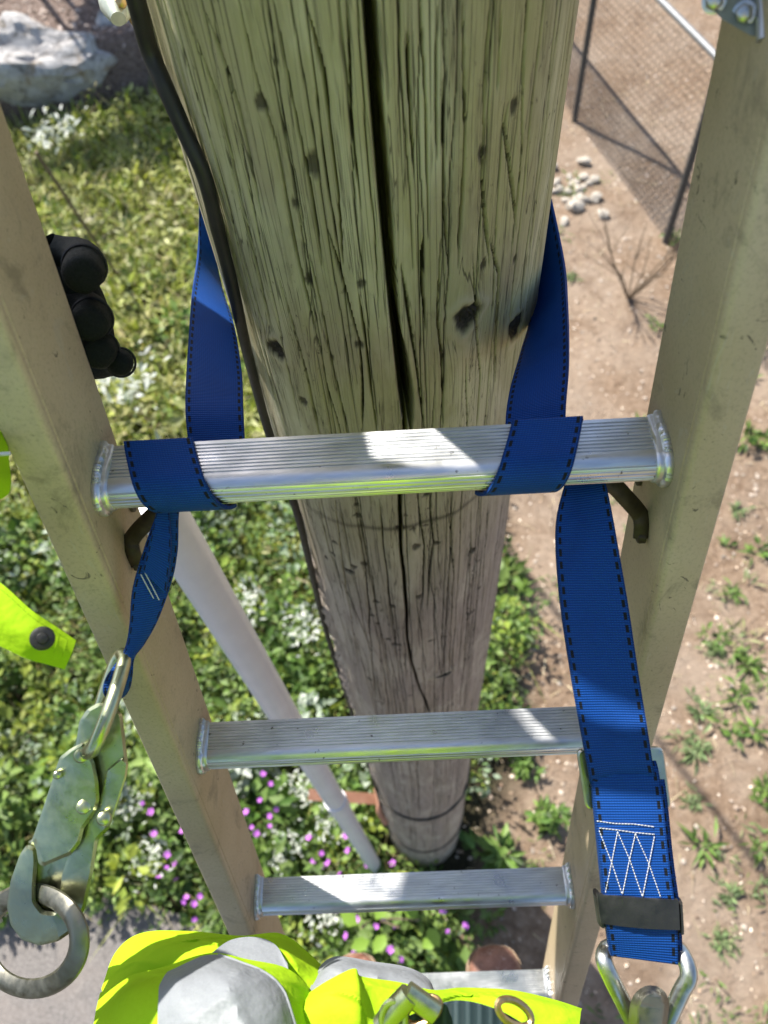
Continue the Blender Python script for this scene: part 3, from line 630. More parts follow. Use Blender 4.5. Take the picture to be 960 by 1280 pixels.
# ------------------------------------------------------------------ snap hooks
def plate(mb, pts, d, th, bev=.0015, tilt=0.0, rr=.003):
    v0 = pts[0][1]; A = [P(u, v, d + tilt * (v - v0)) for u, v in pts]; A = round_poly(A, rr, 4); n = len(A); A = np.array(A); c = A.mean(0)
    nr = N(CAM - c)
    nx = np.roll(A, -1, 0) - np.roll(A, 1, 0); inw = np.cross(nr, nx); inw /= np.linalg.norm(inw, axis=1)[:, None] + 1e-9
    ar = sum(np.dot(np.cross(A[i] - c, A[(i + 1) % n] - c), nr) for i in range(n)); inw *= 1 if ar > 0 else -1
    rows = [A + inw * bev - nr * th / 2, A - nr * (th / 2 - bev), A + nr * (th / 2 - bev), A + inw * bev + nr * th / 2]
    bm = bmesh.new(); vs = [[bm.verts.new(p) for p in r] for r in rows]
    for i in range(3):
        for j in range(n): bm.faces.new((vs[i][j], vs[i][(j + 1) % n], vs[i + 1][(j + 1) % n], vs[i + 1][j]))
    caps = [bm.faces.new(vs[0][::-1]), bm.faces.new(vs[3])]; bmesh.ops.triangulate(bm, faces=caps)
    bm.verts.index_update(); mb.add([tuple(v.co) for v in bm.verts], [tuple(v.index for v in f.verts) for f in bm.faces]); bm.free()
def hz_(pts): return [(x / 2.783, 820 + y / 2.783) for x, y in pts]
hook = thing('snap_hook', P(75, 1000, .49), 'worn zinc snap hook hanging from the twisted left strap, holding a ring', 'snap hook')
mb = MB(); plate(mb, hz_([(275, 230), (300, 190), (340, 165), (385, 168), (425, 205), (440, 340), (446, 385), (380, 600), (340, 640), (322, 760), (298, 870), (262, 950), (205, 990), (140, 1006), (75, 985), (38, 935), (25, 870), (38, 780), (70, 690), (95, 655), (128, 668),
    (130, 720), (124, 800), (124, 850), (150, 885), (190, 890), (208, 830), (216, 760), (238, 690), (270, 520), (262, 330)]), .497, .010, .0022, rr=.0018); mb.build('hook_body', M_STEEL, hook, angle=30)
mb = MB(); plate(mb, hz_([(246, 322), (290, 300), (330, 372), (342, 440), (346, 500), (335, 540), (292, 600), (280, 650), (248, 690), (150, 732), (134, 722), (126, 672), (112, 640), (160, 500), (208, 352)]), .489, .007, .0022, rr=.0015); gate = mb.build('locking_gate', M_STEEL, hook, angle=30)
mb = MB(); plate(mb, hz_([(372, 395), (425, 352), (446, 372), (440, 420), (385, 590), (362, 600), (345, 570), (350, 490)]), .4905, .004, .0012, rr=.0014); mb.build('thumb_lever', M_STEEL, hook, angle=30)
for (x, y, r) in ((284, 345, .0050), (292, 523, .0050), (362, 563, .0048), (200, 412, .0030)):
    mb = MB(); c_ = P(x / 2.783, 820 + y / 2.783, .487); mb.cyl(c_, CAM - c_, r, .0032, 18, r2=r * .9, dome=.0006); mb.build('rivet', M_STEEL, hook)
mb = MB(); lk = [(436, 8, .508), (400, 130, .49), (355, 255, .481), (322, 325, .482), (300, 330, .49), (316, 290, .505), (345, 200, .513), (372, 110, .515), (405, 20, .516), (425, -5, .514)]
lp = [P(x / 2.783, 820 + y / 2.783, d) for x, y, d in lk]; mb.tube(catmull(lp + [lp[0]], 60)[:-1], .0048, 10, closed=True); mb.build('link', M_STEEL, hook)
# second hook nose in the delta ring, at the lower edge
hook2 = thing('snap_hook', zp(450, 1300, .48), 'rounded steel hook nose passing through the triangular ring at lower right', 'snap hook')
mb = MB(); pts = [(680 + x / 3.368, 900 + y / 3.368) for x, y in [(362, 1190), (385, 1145), (430, 1116), (480, 1120), (515, 1150), (530, 1195), (520, 1260), (505, 1420), (420, 1500), (350, 1420), (355, 1280)]]
plate(mb, pts, .474, .016, .005, rr=.003); nose = mb.build('hook_nose', M_STEELD, hook2, angle=70)
mb = MB(); pts = [(680 + x / 3.368, 900 + y / 3.368) for x, y in [(388, 1200), (405, 1160), (440, 1136), (478, 1140), (505, 1165), (514, 1200), (500, 1330), (385, 1330)]]
plate(mb, pts, .4665, .005, .002, rr=.003); mb.build('nose_cap', M_STEELD, hook2, angle=70)

# ------------------------------------------------------------------ pipe, arm, fence, far things
pipe = thing('white_pipe', G(470, 1090), 'long white plastic pipe slanting down behind the left rail', 'pipe')
mb = MB(); pa = P(150, 560, .86); pb = P(241, 705, 1.02); pc = P(365, 900, 1.86); pd = P(470, 1085, 3.35)
dirp = N(pd - pb); mb.tube([pb - dirp * .17, pb, pb + dirp * 1.2, pd + dirp * .25], .0295, 28); mb.build('pipe_tube', M_PVC, pipe)
mid = pb + dirp * np.linalg.norm(P(400, 968, 2.3) - pb); mb = MB(); mb.tube([mid - dirp * .05, mid + dirp * .05], .0335, 28); mb.build('pipe_coupling', M_PVC, pipe)
arm = thing('standoff_arm', P(430, 995, 2.7), 'terracotta brown wooden standoff arm between the white pipe and pole foot', 'standoff arm')
a0, a1 = P(386, 993, 2.62), P(474, 999, 2.80); axm = [N(a1 - a0), N(np.cross(a1 - a0, ray(430, 995))), N(ray(430, 995))]
mb = MB(); mb.box((a0 + a1) / 2, axm, (np.linalg.norm(a1 - a0) / 2, .019, .019)); o = mb.build('arm_bar', M_COPPERC, arm, smooth=False)
mb = MB(); mb.tube(catmull([P(470, 985, 2.72), P(474, 1000, 2.72), P(474, 1015, 2.74), P(483, 1030, 2.78)], 20), .010, 8, flat=.5, nrm=ray(475, 1000)); mb.build('arm_strap', M_COPPERC, arm)

FB = np.array([1.869, 5.7006, 0]); FB2 = np.array([2.171, 4.195, 0]); FD = N(FB2 - FB); FH = 1.238
fence = thing('chain_link_fence', FB, 'chain link fence with bright top rail and dark posts, upper right', 'fence')
SP = np.linalg.norm(FB2 - FB)
for k in (-3, -1.5, 0, 1, 2.5):
    b_ = FB + FD * SP * k; mb = MB(); mb.tube([b_ - np.array([0, 0, .1]), b_ + np.array([0, 0, FH - .01])], .024, 14); mb.cyl(b_ + np.array([0, 0, FH - .01]), (0, 0, 1), .027, .03, 14, dome=.012); mb.build('post', M_GALVD, fence)
mb = MB(); mb.tube([FB + FD * SP * k + np.array([0, 0, FH]) for k in (-3, 0, 2.5)], .021, 14); mb.build('top_rail', M_GALV, fence)
L_ = SP * 5.5; f0 = FB - FD * SP * 3; pit = .052; nw = int(L_ / pit); fn = np.array([-FD[1], FD[0], 0])
Vm, Fm = [], []
nz2 = int((FH - .05) / (pit / 2)); zz = .04 + np.arange(nz2 + 1) * pit / 2
for i in range(nw):
    for par in (0,):
        x = i * pit + np.where(np.arange(nz2 + 1) % 2 == 0, 0, pit * (1 if i % 2 else 1)) - pit / 2
        cen = f0 + FD * x[:, None] + np.array([0, 0, 1.0]) * zz[:, None] + fn * (.003 * np.where(np.arange(nz2 + 1) % 2 == 0, 1, -1))[:, None]
        o_ = len(Vm) * 3 if False else sum(len(q) for q in Vm)
        r = .0030; off = np.array([FD * r, -FD * r * .5 + fn * r * .87, -FD * r * .5 - fn * r * .87])
        Vm.append((cen[:, None, :] + off[None]).reshape(-1, 3))
        a = o_ + np.arange(nz2) * 3
        for j in range(3): Fm.append(np.stack([a + j, a + (j + 1) % 3, a + 3 + (j + 1) % 3, a + 3 + j], -1))
me_o = npmesh('wire_mesh', np.vstack(Vm), np.vstack(Fm), M_GALVD, fence); me_o['kind'] = 'stuff'

# boulders at the terrace edge
def boulder(name, c, ax, seed, label, cat='rock', group=None, mat=M_ROCK, sub=4, rough=.2):
    bm = bmesh.new(); bmesh.ops.create_icosphere(bm, subdivisions=sub, radius=1.0); r = np.random.default_rng(seed)
    pl = [(N(r.normal(0, 1, 3)), r.uniform(.6, .88)) for _ in range(16)]; wv = [(r.normal(0, 3.2, 3), r.uniform(0, 6.3)) for _ in range(8)]
    for v in bm.verts:
        p = np.array(v.co)
        for n_, d_ in pl:
            k = p.dot(n_) - d_
            if k > 0: p = p - n_ * k * .9
        p = p * (1 + rough * .13 * sum(math.sin(a.dot(p) + q) for a, q in wv))
        if sub > 3: p = p * (1 - .16 * (1 - abs(math.sin(7 * p[0] + 4 * p[1] * p[2] + 3 * p[2] + math.sin(5 * p[1])))) ** 3 - .10 * (1 - abs(math.sin(13 * p[1] + 9 * p[0] - 6 * p[2] + 2 * math.sin(6 * p[0])))) ** 4)
        v.co = Vector(p)
    for v in bm.verts: v.co = Vector(np.array(ax).T @ np.array(v.co))
    me = bpy.data.meshes.new(name); bm.to_mesh(me); bm.free(); me.materials.append(mat); me.shade_smooth()
    try: me.set_sharp_from_angle(angle=math.radians(28))
    except Exception: pass
    o = bpy.data.objects.new(name, me); COL.objects.link(o); o.location = Vector([float(x) for x in c]); return tag(o, label, cat, group)
ux_ = N(G(130, 100) - G(5, 135)); uy_ = np.array([-ux_[1], ux_[0], 0])
c_ = G(66, 128); boulder('boulder', (c_[0], c_[1], .22), (ux_ * .68, uy_ * .40, np.array([0, 0, .46])), 5, 'large pale grey jagged boulder at the upper left', rough=.5)
c_ = G(180, 88); boulder('boulder', (c_[0], c_[1] - .02, .26), (ux_ * .36, uy_ * .26, np.array([0, 0, .30])), 9, 'smaller pale rock between the large boulder and the pole')
c_ = G(18, -3, .36); mb = MB(); gx = np.linspace(-.5, .34, 10); gy = np.linspace(-.12, .5, 8)
mb.grid([[(c_[0] + x, c_[1] + y, .40 + .05 * math.sin(9 * x + 5 * y) + .03 * math.sin(17 * y)) for x in gx] for y in gy]); mb.grid([[(c_[0] + x, c_[1] + y, .37) for x in gx] for y in gy])
tag(mb.build('tarp', M_TARP), 'crumpled blue green tarp on the mulch at the top left corner', 'tarp')
# stones heaped by the fence
for k in range(26):
    u, v = 716 + RG.normal(0, 19), 243 + RG.normal(0, 24); big = k == 0
    if big: u, v = 718, 262
    c_ = G(u, v); s_ = .085 if big else RG.uniform(.03, .06); a = RG.uniform(0, 3.1)
    A_ = (np.array([math.cos(a), math.sin(a), 0]) * s_, np.array([-math.sin(a), math.cos(a), 0]) * s_ * RG.uniform(.6, .9), np.array([0, 0, s_ * .55]))
    boulder('stone', (c_[0], c_[1], s_ * .4), A_, 40 + k, 'largest whitest stone of the heap near the fence post' if big else 'small pale stone in the heap right of the pole', 'stone', None if big else 'pale stones heaped by the fence', M_STONE, 2)

# ------------------------------------------------------------------ plants
def leaves(C, D, L, W, tint, fold=.25, droop=0.0):
    """two-triangle folded leaves: C base, D direction, L length, W width"""
    n = len(C); D = D / (np.linalg.norm(D, axis=1)[:, None] + 1e-9); upv = np.tile([0, 0, 1.0], (n, 1)) + RG.normal(0, .25, (n, 3))
    sd = np.cross(D, upv); sd /= np.linalg.norm(sd, axis=1)[:, None] + 1e-9; nr = np.cross(sd, D)
    L = L[:, None]; W = W[:, None]
    a = C; tip = C + D * L - np.array([0, 0, 1.0]) * L * droop; m = C + D * L * .5
    b = m + sd * W * .5 + nr * W * fold; c = m - sd * W * .5 + nr * W * fold
    mm = C + D * L * .52 + nr * W * .03
    V = np.stack([a, b, tip, c], 1).reshape(-1, 3); k = np.arange(n) * 4
    F = np.vstack([np.stack([k, k + 1, k + 2], -1), np.stack([k, k + 2, k + 3], -1)])
    return V, F, np.repeat(tint, 4, 0)
def merge(parts):
    V, F, T = [], [], []; o = 0
    for v, f, t_ in parts: V.append(v); F.append(f + o); T.append(t_); o += len(v)
    return np.vstack(V), np.vstack(F), np.vstack(T)
def tints(n, cols, jit=.25):
    cols = np.array(cols); c = cols[RG.integers(0, len(cols), n)]; return np.clip(c * (1 + RG.normal(0, jit, (n, 1))), .004, .95)
def mounds(xy, n_each, rad, hgt, ll, ww, cols, jit=.25):
    """leafy mounds: shells of leaves around a low dome"""
    P_, D_, L_, W_, T_ = [], [], [], [], []
    for x, y in xy:
        s_ = RG.uniform(.6, 1.35); n = int(n_each * s_); a = RG.uniform(0, 2 * math.pi, n); e = np.arccos(RG.uniform(.0, 1, n)); r = RG.uniform(.45, 1.0, n) ** .6
        o = np.stack([np.sin(e) * np.cos(a), np.sin(e) * np.sin(a), np.cos(e)], -1); R_ = rad * s_; H_ = hgt * RG.uniform(.5, 1.3)
        c = np.array([x, y, 0]) + o * r[:, None] * np.array([R_, R_, H_]); c[:, 2] += .01 + ground_z(c[:, 0], c[:, 1])
        d = o * np.array([1, 1, .35]) + RG.normal(0, .45, (n, 3)); P_.append(c); D_.append(d); L_.append(RG.uniform(.6, 1.3, n) * ll); W_.append(RG.uniform(.6, 1.2, n) * ww)
        LS = float(np.clip(RG.lognormal(0, .38), .5, 2.1)); L_[-1] *= LS; W_[-1] *= LS; base = tints(1, cols, .35); T_.append(np.clip(base * .5 + tints(n, cols, jit) * .5, .004, .95))
    return leaves(np.vstack(P_), np.vstack(D_), np.concatenate(L_), np.concatenate(W_), np.vstack(T_))
def blades(xy, hgt, ww, cols, lean=.5, jit=.25):
    n = len(xy); a = RG.uniform(0, 2 * math.pi, n); h = RG.uniform(.5, 1.2, n) * hgt; le = np.abs(RG.normal(0, lean, n))
    d = np.stack([np.cos(a) * le, np.sin(a) * le, np.ones(n)], -1); d /= np.linalg.norm(d, axis=1)[:, None]
    sd = np.stack([-np.sin(a), np.cos(a), np.zeros(n)], -1) * (RG.uniform(.6, 1.2, n) * ww)[:, None]
    b = np.c_[xy, ground_z(xy[:, 0], xy[:, 1]) - .005]; m = b + d * (h * .55)[:, None]; t_ = b + d * h[:, None] + np.stack([np.cos(a), np.sin(a), -.35 * np.ones(n)], -1) * (h * le * .55)[:, None]
    V = np.stack([b - sd / 2, b + sd / 2, m + sd / 2, m - sd / 2, t_], 1).reshape(-1, 3); k = np.arange(n) * 5
    F = np.vstack([np.stack([k, k + 1, k + 2], -1), np.stack([k, k + 2, k + 3], -1), np.stack([k + 3, k + 2, k + 4], -1)]); return V, F, np.repeat(tints(n, cols, jit), 5, 0)
def scat(n, x0, x1, y0, y1, keep):
    q = np.stack([RG.uniform(x0, x1, n), RG.uniform(y0, y1, n)], -1); return q[keep(q[:, 0], q[:, 1])]
def stuff(name, parts, mat, label):
    V, F, T = merge(parts); o = npmesh(name, V, F, mat, attrs={'tint': T}); return tag(o, label, None, None, 'stuff')
def off_pole(x, y, r=.19): return np.hypot(x - PX, y - PY) > r
green = lambda x, y: (x < border(y) - .03 + .12 * vnoise(x, y, 5, 1)) & (y < terr_y(x) - .05) & off_pole(x, y) & ~inpoly(x, y, pp)
YEL = [(.31, .36, .05), (.23, .29, .04), (.42, .44, .12), (.12, .17, .03), (.50, .50, .26), (.30, .26, .12)]
GRN = [(.07, .135, .025), (.11, .19, .035), (.17, .26, .055), (.045, .09, .02), (.24, .33, .10)]
SIL = [(.36, .42, .33), (.50, .54, .47), (.24, .31, .20), (.12, .20, .08)]
lime = lambda x, y: green(x, y) & (y > 2.0 + .5 * vnoise(x, y, 2, 8))
stuff('grass', [blades(scat(34000, -5.5, .9, 1.9, 8, lime), .24, .012, YEL, .9), mounds(scat(820, -5, .8, 2.0, 7.6, lime), 36, .14, .20, .060, .030, YEL), mounds(scat(200, -4, .6, 1.9, 6, lime), 40, .12, .16, .04, .024, GRN)], M_GRASS, 'lime green grass and clover left of the pole')
sil = lambda x, y: green(x, y) & (y > .62) & (y < 2.6) & (vnoise(x, y, 3.2, 21) > .08)
leafy = lambda x, y: green(x, y) & (y < 2.5)
stuff('ground_cover', [mounds(scat(560, -3.2, .8, -.4, 2.6, leafy), 60, .13, .30, .046, .028, GRN), mounds(scat(330, -3.2, .8, -.4, 2.6, leafy), 44, .12, .36, .040, .024, YEL[:2] + GRN[1:3]),
      blades(scat(14000, -3.2, .8, -.3, 2.6, leafy), .22, .006, YEL + GRN, .6)], M_LEAF, 'dense leafy ground cover between pole and left rail')
stuff('silver_foliage', [mounds(scat(300, -3.2, .7, .6, 2.7, sil), 46, .11, .38, .044, .026, SIL)], M_LEAF, 'silvery pale foliage mixed into the ground cover left of the pole')
# chips, straw and pebbles
def bits(xy, lo, hi, flat, cols, zoff=.004):
    n = len(xy); s_ = RG.uniform(lo, hi, n); a = RG.uniform(0, 6.3, n); asp = RG.uniform(.15, .7, n) if flat else RG.uniform(.6, 1, n)
    e1 = np.stack([np.cos(a), np.sin(a), RG.normal(0, .25, n)], -1) * s_[:, None]; e2 = np.stack([-np.sin(a), np.cos(a), RG.normal(0, .25, n)], -1) * (s_ * asp)[:, None]
    hh = np.array([0, 0, 1.0]) * (s_ * (.25 if flat else .6))[:, None]; c = np.c_[xy, ground_z(xy[:, 0], xy[:, 1]) + zoff]
    V = np.stack([c + e1, c + e2, c - e1, c - e2, c + hh], 1).reshape(-1, 3); k = np.arange(n) * 5
    F = np.vstack([np.stack([k + i, k + (i + 1) % 4, k + 4], -1) for i in range(4)]); return V, F, np.repeat(tints(n, cols, .25), 5, 0)
dirt_k = lambda x, y: (x > border(y) - .1)
stuff('dirt_litter', [bits(scat(16000, 0, 4.5, -.8, 9, dirt_k), .004, .012, True, [(.50, .40, .30), (.32, .23, .16), (.60, .52, .42), (.16, .11, .08)]), bits(scat(3600, 0, 4.5, -.8, 9, dirt_k), .005, .016, False, [(.48, .40, .33), (.30, .235, .185), (.40, .345, .29)]), blades(scat(3500, 0, 4.5, -.8, 9, lambda x, y: dirt_k(x, y) & (vnoise(x, y, 3, 77) > 0)), .07, .004, [(.42, .35, .22), (.52, .45, .30), (.30, .24, .15)], 1.6)], M_CHIP, 'small stones and dry bits on the bare dirt')
stuff('bark_mulch', [bits(scat(16000, -6, .2, 6, 11, lambda x, y: y > terr_y(x) + .02), .010, .035, True, [(.17, .125, .10), (.30, .24, .20), (.42, .35, .30), (.09, .065, .05)], .006)], M_CHIP, 'bark mulch above the boulders at upper left')
# weeds on the dirt, each a thing of its own
def weed_proto(n, ll, ww, hgt, cols, up=.5):
    a = RG.uniform(0, 2 * math.pi, n); e = RG.uniform(.1, 1.0, n); d = np.stack([np.cos(a), np.sin(a), up * e], -1); C = np.stack([np.cos(a), np.sin(a), np.zeros(n)], -1) * RG.uniform(0, .03, n)[:, None]; C[:, 2] = RG.uniform(.005, hgt, n)
    out = []
    for k in range(RG.integers(3, 7)):
        m = max(5, int(n * RG.uniform(.1, .4))); sh = RG.normal(0, .035, 3) * [1, 1, 0]; a = RG.uniform(0, 6.3, m) ; e = RG.uniform(0, 1, m); d = np.stack([np.cos(a), np.sin(a), up * (.2 + 2.2 * e * e)], -1)
        C = sh + np.stack([np.cos(a), np.sin(a), np.zeros(m)], -1) * RG.uniform(0, .02, m)[:, None]; C[:, 2] = RG.uniform(.003, hgt * RG.uniform(.6, 1.6), m)
        out.append(leaves(C, d, RG.uniform(.35, 1.25, m) * ll, RG.uniform(.5, 1.25, m) * ww, tints(m, cols, .3), .2, .2))
    V, F, T = merge(out); return V, F, T
W_GRN = [(.12, .21, .04), (.16, .25, .055), (.09, .17, .035)]; W_PALE = [(.20, .27, .12), (.15, .22, .09)]
protos = []
for n, ll, ww, hg, cols in ((46, .075, .017, .03, W_GRN), (60, .06, .015, .05, W_GRN), (40, .065, .014, .02, W_PALE), (90, .085, .030, .12, W_GRN)):
    protos.append((n, ll, ww, hg, cols))
WEEDS = [(938, 690, 0, 1.3, 'broad green weed at right edge, level with the white smudge on the rail'), (912, 738, 0, .8, 'small bright weed a little below the broad one right of the rail'), (885, 795, 1, .9, 'bright upright weed just right of the lower right rail'),
    (936, 828, 0, 1.05, 'dark green weed with a hard shadow, right of the rail middle'), (893, 815, 2, .8, 'faint sparse weed between the rail and the shadowed weed'), (918, 866, 0, 1.0, 'spiky green weed tuft below the dark shadowed weed'), (872, 882, 2, 1.1, 'grey green flat weed touching the rail edge'),
    (925, 922, 1, 1.1, 'round bushy blue green weed at right above the buckle height'), (862, 932, 2, 1.2, 'yellowish dry weed just above the steel adjuster buckle'), (880, 1052, 0, 1.15, 'leafy weed right of the white zigzag stitching'), (905, 1112, 2, .9, 'small weed right of the black sleeve'),
    (948, 985, 0, .9, 'upright grassy weed at the right edge, buckle height'), (865, 1000, 2, .7, 'tiny pale weed beside the buckle corner'), (690, 1022, 3, .85, 'leafy green weed between pole foot and right rail'), (655, 965, 3, .6, 'leafy weed just under the second rung right of the pole'),
    (618, 1078, 3, 1.25, 'large leafy green plant against the right side of the pole foot'), (650, 800, 3, .8, 'green tuft with pink bloom right of the pole above the second rung'), (945, 545, 1, 1.6, 'thick green tuft at the right edge beside the upper rail'), (925, 640, 2, .9, 'pale weed below the thick tuft at right edge'),
    (823, 415, 1, .9, 'small green weed against the inner edge of the right rail'), (715, 350, 2, .7, 'pale green seedling on dirt right of the blue strap'), (835, 305, 1, 1.2, 'green weeds around the foot of the nearer fence post'), (640, 905, 3, .9, 'bright leafy plant hugging the pole above the second rung'),
    (955, 1120, 2, .8, 'dusty weed at the far right edge, sleeve height'), (900, 1180, 2, .7, 'small weed right of the triangular steel ring'), (940, 1060, 0, .7, 'green seedling at right edge below the upright grassy weed')]
wproto = {}
for k, (u, v, ty, s_, lab) in enumerate(WEEDS):
    c_ = G(u, v); c_[2] = ground_z(c_[0:1], c_[1:2])[0]
    ty = (ty, k % 4)
    if ty not in wproto:
        n, ll, ww, hg, cols = protos[ty[0]]; r_ = thing('weed_tuft', c_, lab, 'weed', 'weeds on the bare dirt'); V, F, T = weed_proto(n, ll, ww, hg, cols)
        o = npmesh('foliage', V, F, M_LEAF, None, attrs={'tint': T}); o.parent = r_; wproto[ty] = r_; r_.scale = (s_,) * 3
    else: copy_thing(wproto[ty], c_, k * 1.3, s_, lab)
lk = scat(1500, .1, 4, -.6, 5, lambda x, y: (x > border(y)) & (vnoise(x, y, 2.5, 31) > -.1))
V_, F_, T_ = mounds(lk, 11, .05, .03, .045, .010, W_PALE + W_GRN + [(.34, .30, .17)]); stuff('seedlings', [(V_, F_, T_)], M_LEAF, 'tiny seedlings scattered over the bare dirt')
# cranesbill clumps with purple flowers
def flower(mb, c, r):
    for k in range(5):
        a = k * 2 * math.pi / 5 + RG.uniform(-.2, .2); d = np.array([math.cos(a), math.sin(a), .35]); s_ = np.array([-math.sin(a), math.cos(a), 0])
        mb.add([c, c + d * r * .6 + s_ * r * .42, c + d * r * 1.05, c + d * r * .6 - s_ * r * .42], [(0, 1, 2, 3)])
    return mb
CR = [((205, 1050), [(192, 1043), (189, 1015), (177, 1004), (209, 1068), (219, 1080), (208, 1085), (198, 1097), (220, 1100), (228, 1039)], 'cranesbill clump with purple flowers left of the lower left rail'),
      ((240, 1115), [(250, 1120), (242, 1130), (230, 1127), (233, 1122), (243, 1149)], 'cranesbill clump whose purple flowers overhang the asphalt path'),
      ((320, 1020), [(315, 1034), (320, 1042), (337, 1033), (338, 1020), (325, 1000), (338, 980), (328, 968), (345, 1012), (308, 1015)], 'purple flowered clump right of the lower left rail, above the third rung'),
      ((385, 1060), [(386, 1047), (401, 1067), (391, 1077), (410, 1079), (423, 1091), (432, 1045), (435, 1063), (400, 1085)], 'purple flowered clump beneath the slanting white pipe'),
      ((470, 1085), [(458, 1081), (469, 1083), (491, 1079), (462, 1060)], 'purple flowered clump in front of the pole foot'),
      ((465, 1165), [(446, 1149), (470, 1158), (453, 1177), (494, 1158), (500, 1199), (488, 1187), (443, 1186), (433, 1170), (480, 1148)], 'purple flowered clump between the two boots below the third rung'),
      ((545, 1140), [(554, 1138), (583, 1157), (560, 1165)], 'cranesbill flowers in deep shade under the third rung')]
fl0 = None
for (b, fs, lab) in CR:
    c_ = G(*b); r_ = thing('cranesbill', c_, lab, 'flowering plant', 'cranesbill clumps'); cl = np.array([[0.0, 0.0]])
    q = RG.normal(0, .10, (7, 2)) + c_[:2]; V, F, T = mounds(q, 46, .08, .22, .032, .020, GRN); npmesh('foliage', V, F, M_LEAF, r_, attrs={'tint': T})
    for (u, v) in fs:
        p = G(u, v, RG.uniform(.26, .34))
        if fl0 is None:
            mb = flower(MB(), np.zeros(3), .0135); fl0 = mb.build('flower', M_PETAL, r_, smooth=False); f = fl0
        else: f = fl0.copy(); COL.objects.link(f)
        f.parent = r_; f.matrix_parent_inverse = Matrix.Identity(4); f.location = Vector([float(x) for x in p - c_]); f.rotation_euler = (RG.normal(0, .4) + -.5, RG.normal(0, .3), RG.uniform(0, 6)); s_ = RG.uniform(.8, 1.35); f.scale = (s_,) * 3
# silver rosettes
def rosette(n, ll, ww):
    a = RG.uniform(0, 6.3, n); d = np.stack([np.cos(a), np.sin(a), RG.uniform(.2, 1.2, n)], -1); C = RG.normal(0, 1, (n, 3)) * np.array([.045, .045, .02]); C[:, 2] = np.abs(C[:, 2]) + .22
    return leaves(C, d, RG.uniform(.6, 1.1, n) * ll, RG.uniform(.7, 1.1, n) * ww, tints(n, [(.55, .58, .52), (.66, .68, .62), (.42, .46, .38)], .12))
ROS = [(190, 1075, 'silver white rosette at the asphalt edge left of the lower left rail'), (165, 1000, 'silver rosette right of the snap hook'), (420, 1030, 'silver rosette just below the terracotta arm'), (357, 1062, 'silver rosette right of the lower left rail at flower height'), (377, 985, 'silver tuft beside the white pipe coupling'),
       (405, 1145, 'white rosette hanging just under the third rung'), (310, 765, 'bright white pair of rosettes beside the white pipe'), (385, 790, 'silver rosette by the lower left of the pole'), (180, 525, 'white blooms by the left rail end of the top rung'), (90, 220, 'white flowers beside the thin leaning stake')]
r0 = None
for k, (u, v, lab) in enumerate(ROS):
    c_ = G(u, v, .22); c_[2] = 0
    if r0 is None:
        r0 = thing('silver_rosette', c_, lab, 'plant', 'silver rosettes in the green bed'); V, F, T = rosette(80, .034, .012); o = npmesh('foliage', V, F, M_LEAF, None, attrs={'tint': T}); o.parent = r0
    else: copy_thing(r0, c_, k, 1.0 if v > 900 else (1.3 if v > 600 else 2.4), lab)
# bright bramble-like sprig under the third rung
c_ = G(470, 1150); r_ = thing('leafy_sprig', c_, 'tall sprig with large lime green leaves under the third rung', 'plant')
mb = MB()
for (u, v, h) in ((452, 1160, .55), (500, 1160, .5), (523, 1150, .62), (470, 1140, .6)): mb.tube([c_, (c_ + G(u, v, h)) / 2 + np.array([0, 0, .08]), G(u, v, h)], .004, 6)
mb.build('stem', M_STEM, r_)
for (u, v, h, a) in ((447, 1156, .55, 2.5), (470, 1150, .6, 1), (482, 1168, .56, 4), (520, 1150, .6, 2), (535, 1160, .55, 5.2), (462, 1176, .5, 3.4), (528, 1185, .5, 0.5), (500, 1144, .6, 1.5)):
    b = G(u, v, h); d = np.array([math.cos(a), math.sin(a), .2]); s_ = np.array([-math.sin(a), math.cos(a), 0]); L = .075
    V = np.array([b, b + d * L * .3 + s_ * .024 + [0, 0, .006], b + d * L * .65 + s_ * .022 + [0, 0, .004], b + d * L, b + d * L * .65 - s_ * .022 + [0, 0, .004], b + d * L * .3 - s_ * .024 + [0, 0, .006], b + d * L * .5])
    npmesh('leaf', V, np.array([(0, 1, 6), (1, 2, 6), (2, 3, 6), (3, 4, 6), (4, 5, 6), (5, 0, 6)]), M_LEAF, r_, attrs={'tint': np.tile([(.22, .36, .05)], (7, 1))})
# bare twigs at the right, and the thin stake at upper left
c_ = G(785, 375); r_ = thing('dry_twigs', c_, 'bare dry shrub with thin branching twigs on the dirt at right', 'dry shrub')
for k in range(9):
    a = RG.uniform(0, 6.3); L = RG.uniform(.35, .8); mb = MB(); d = np.array([math.cos(a) * .45, math.sin(a) * .45, 1.0]); p = [c_, c_ + d * L * .5 + RG.normal(0, .02, 3), c_ + d * L + RG.normal(0, .05, 3)]
    mb.tube(catmull(p, 8), np.linspace(.006, .002, 8), 5); q = p[1]
    for j in range(3): mb.tube([q, q + (d + RG.normal(0, .5, 3)) * L * .35], [.003, .001], 4)
    mb.build('twig', M_STEM, r_)
s0 = G(152, 352); hd = ray(45, 190); s1 = CAM + hd * ((1.15 - CAMZ) / hd[2])
mb = MB(); mb.tube([s0 - np.array([0, 0, .05]), s0, (s0 + s1) / 2, s1], .011, 8); tag(mb.build('garden_stake', M_STEM), 'thin brown stake leaning in the grass behind the black glove', 'stake')

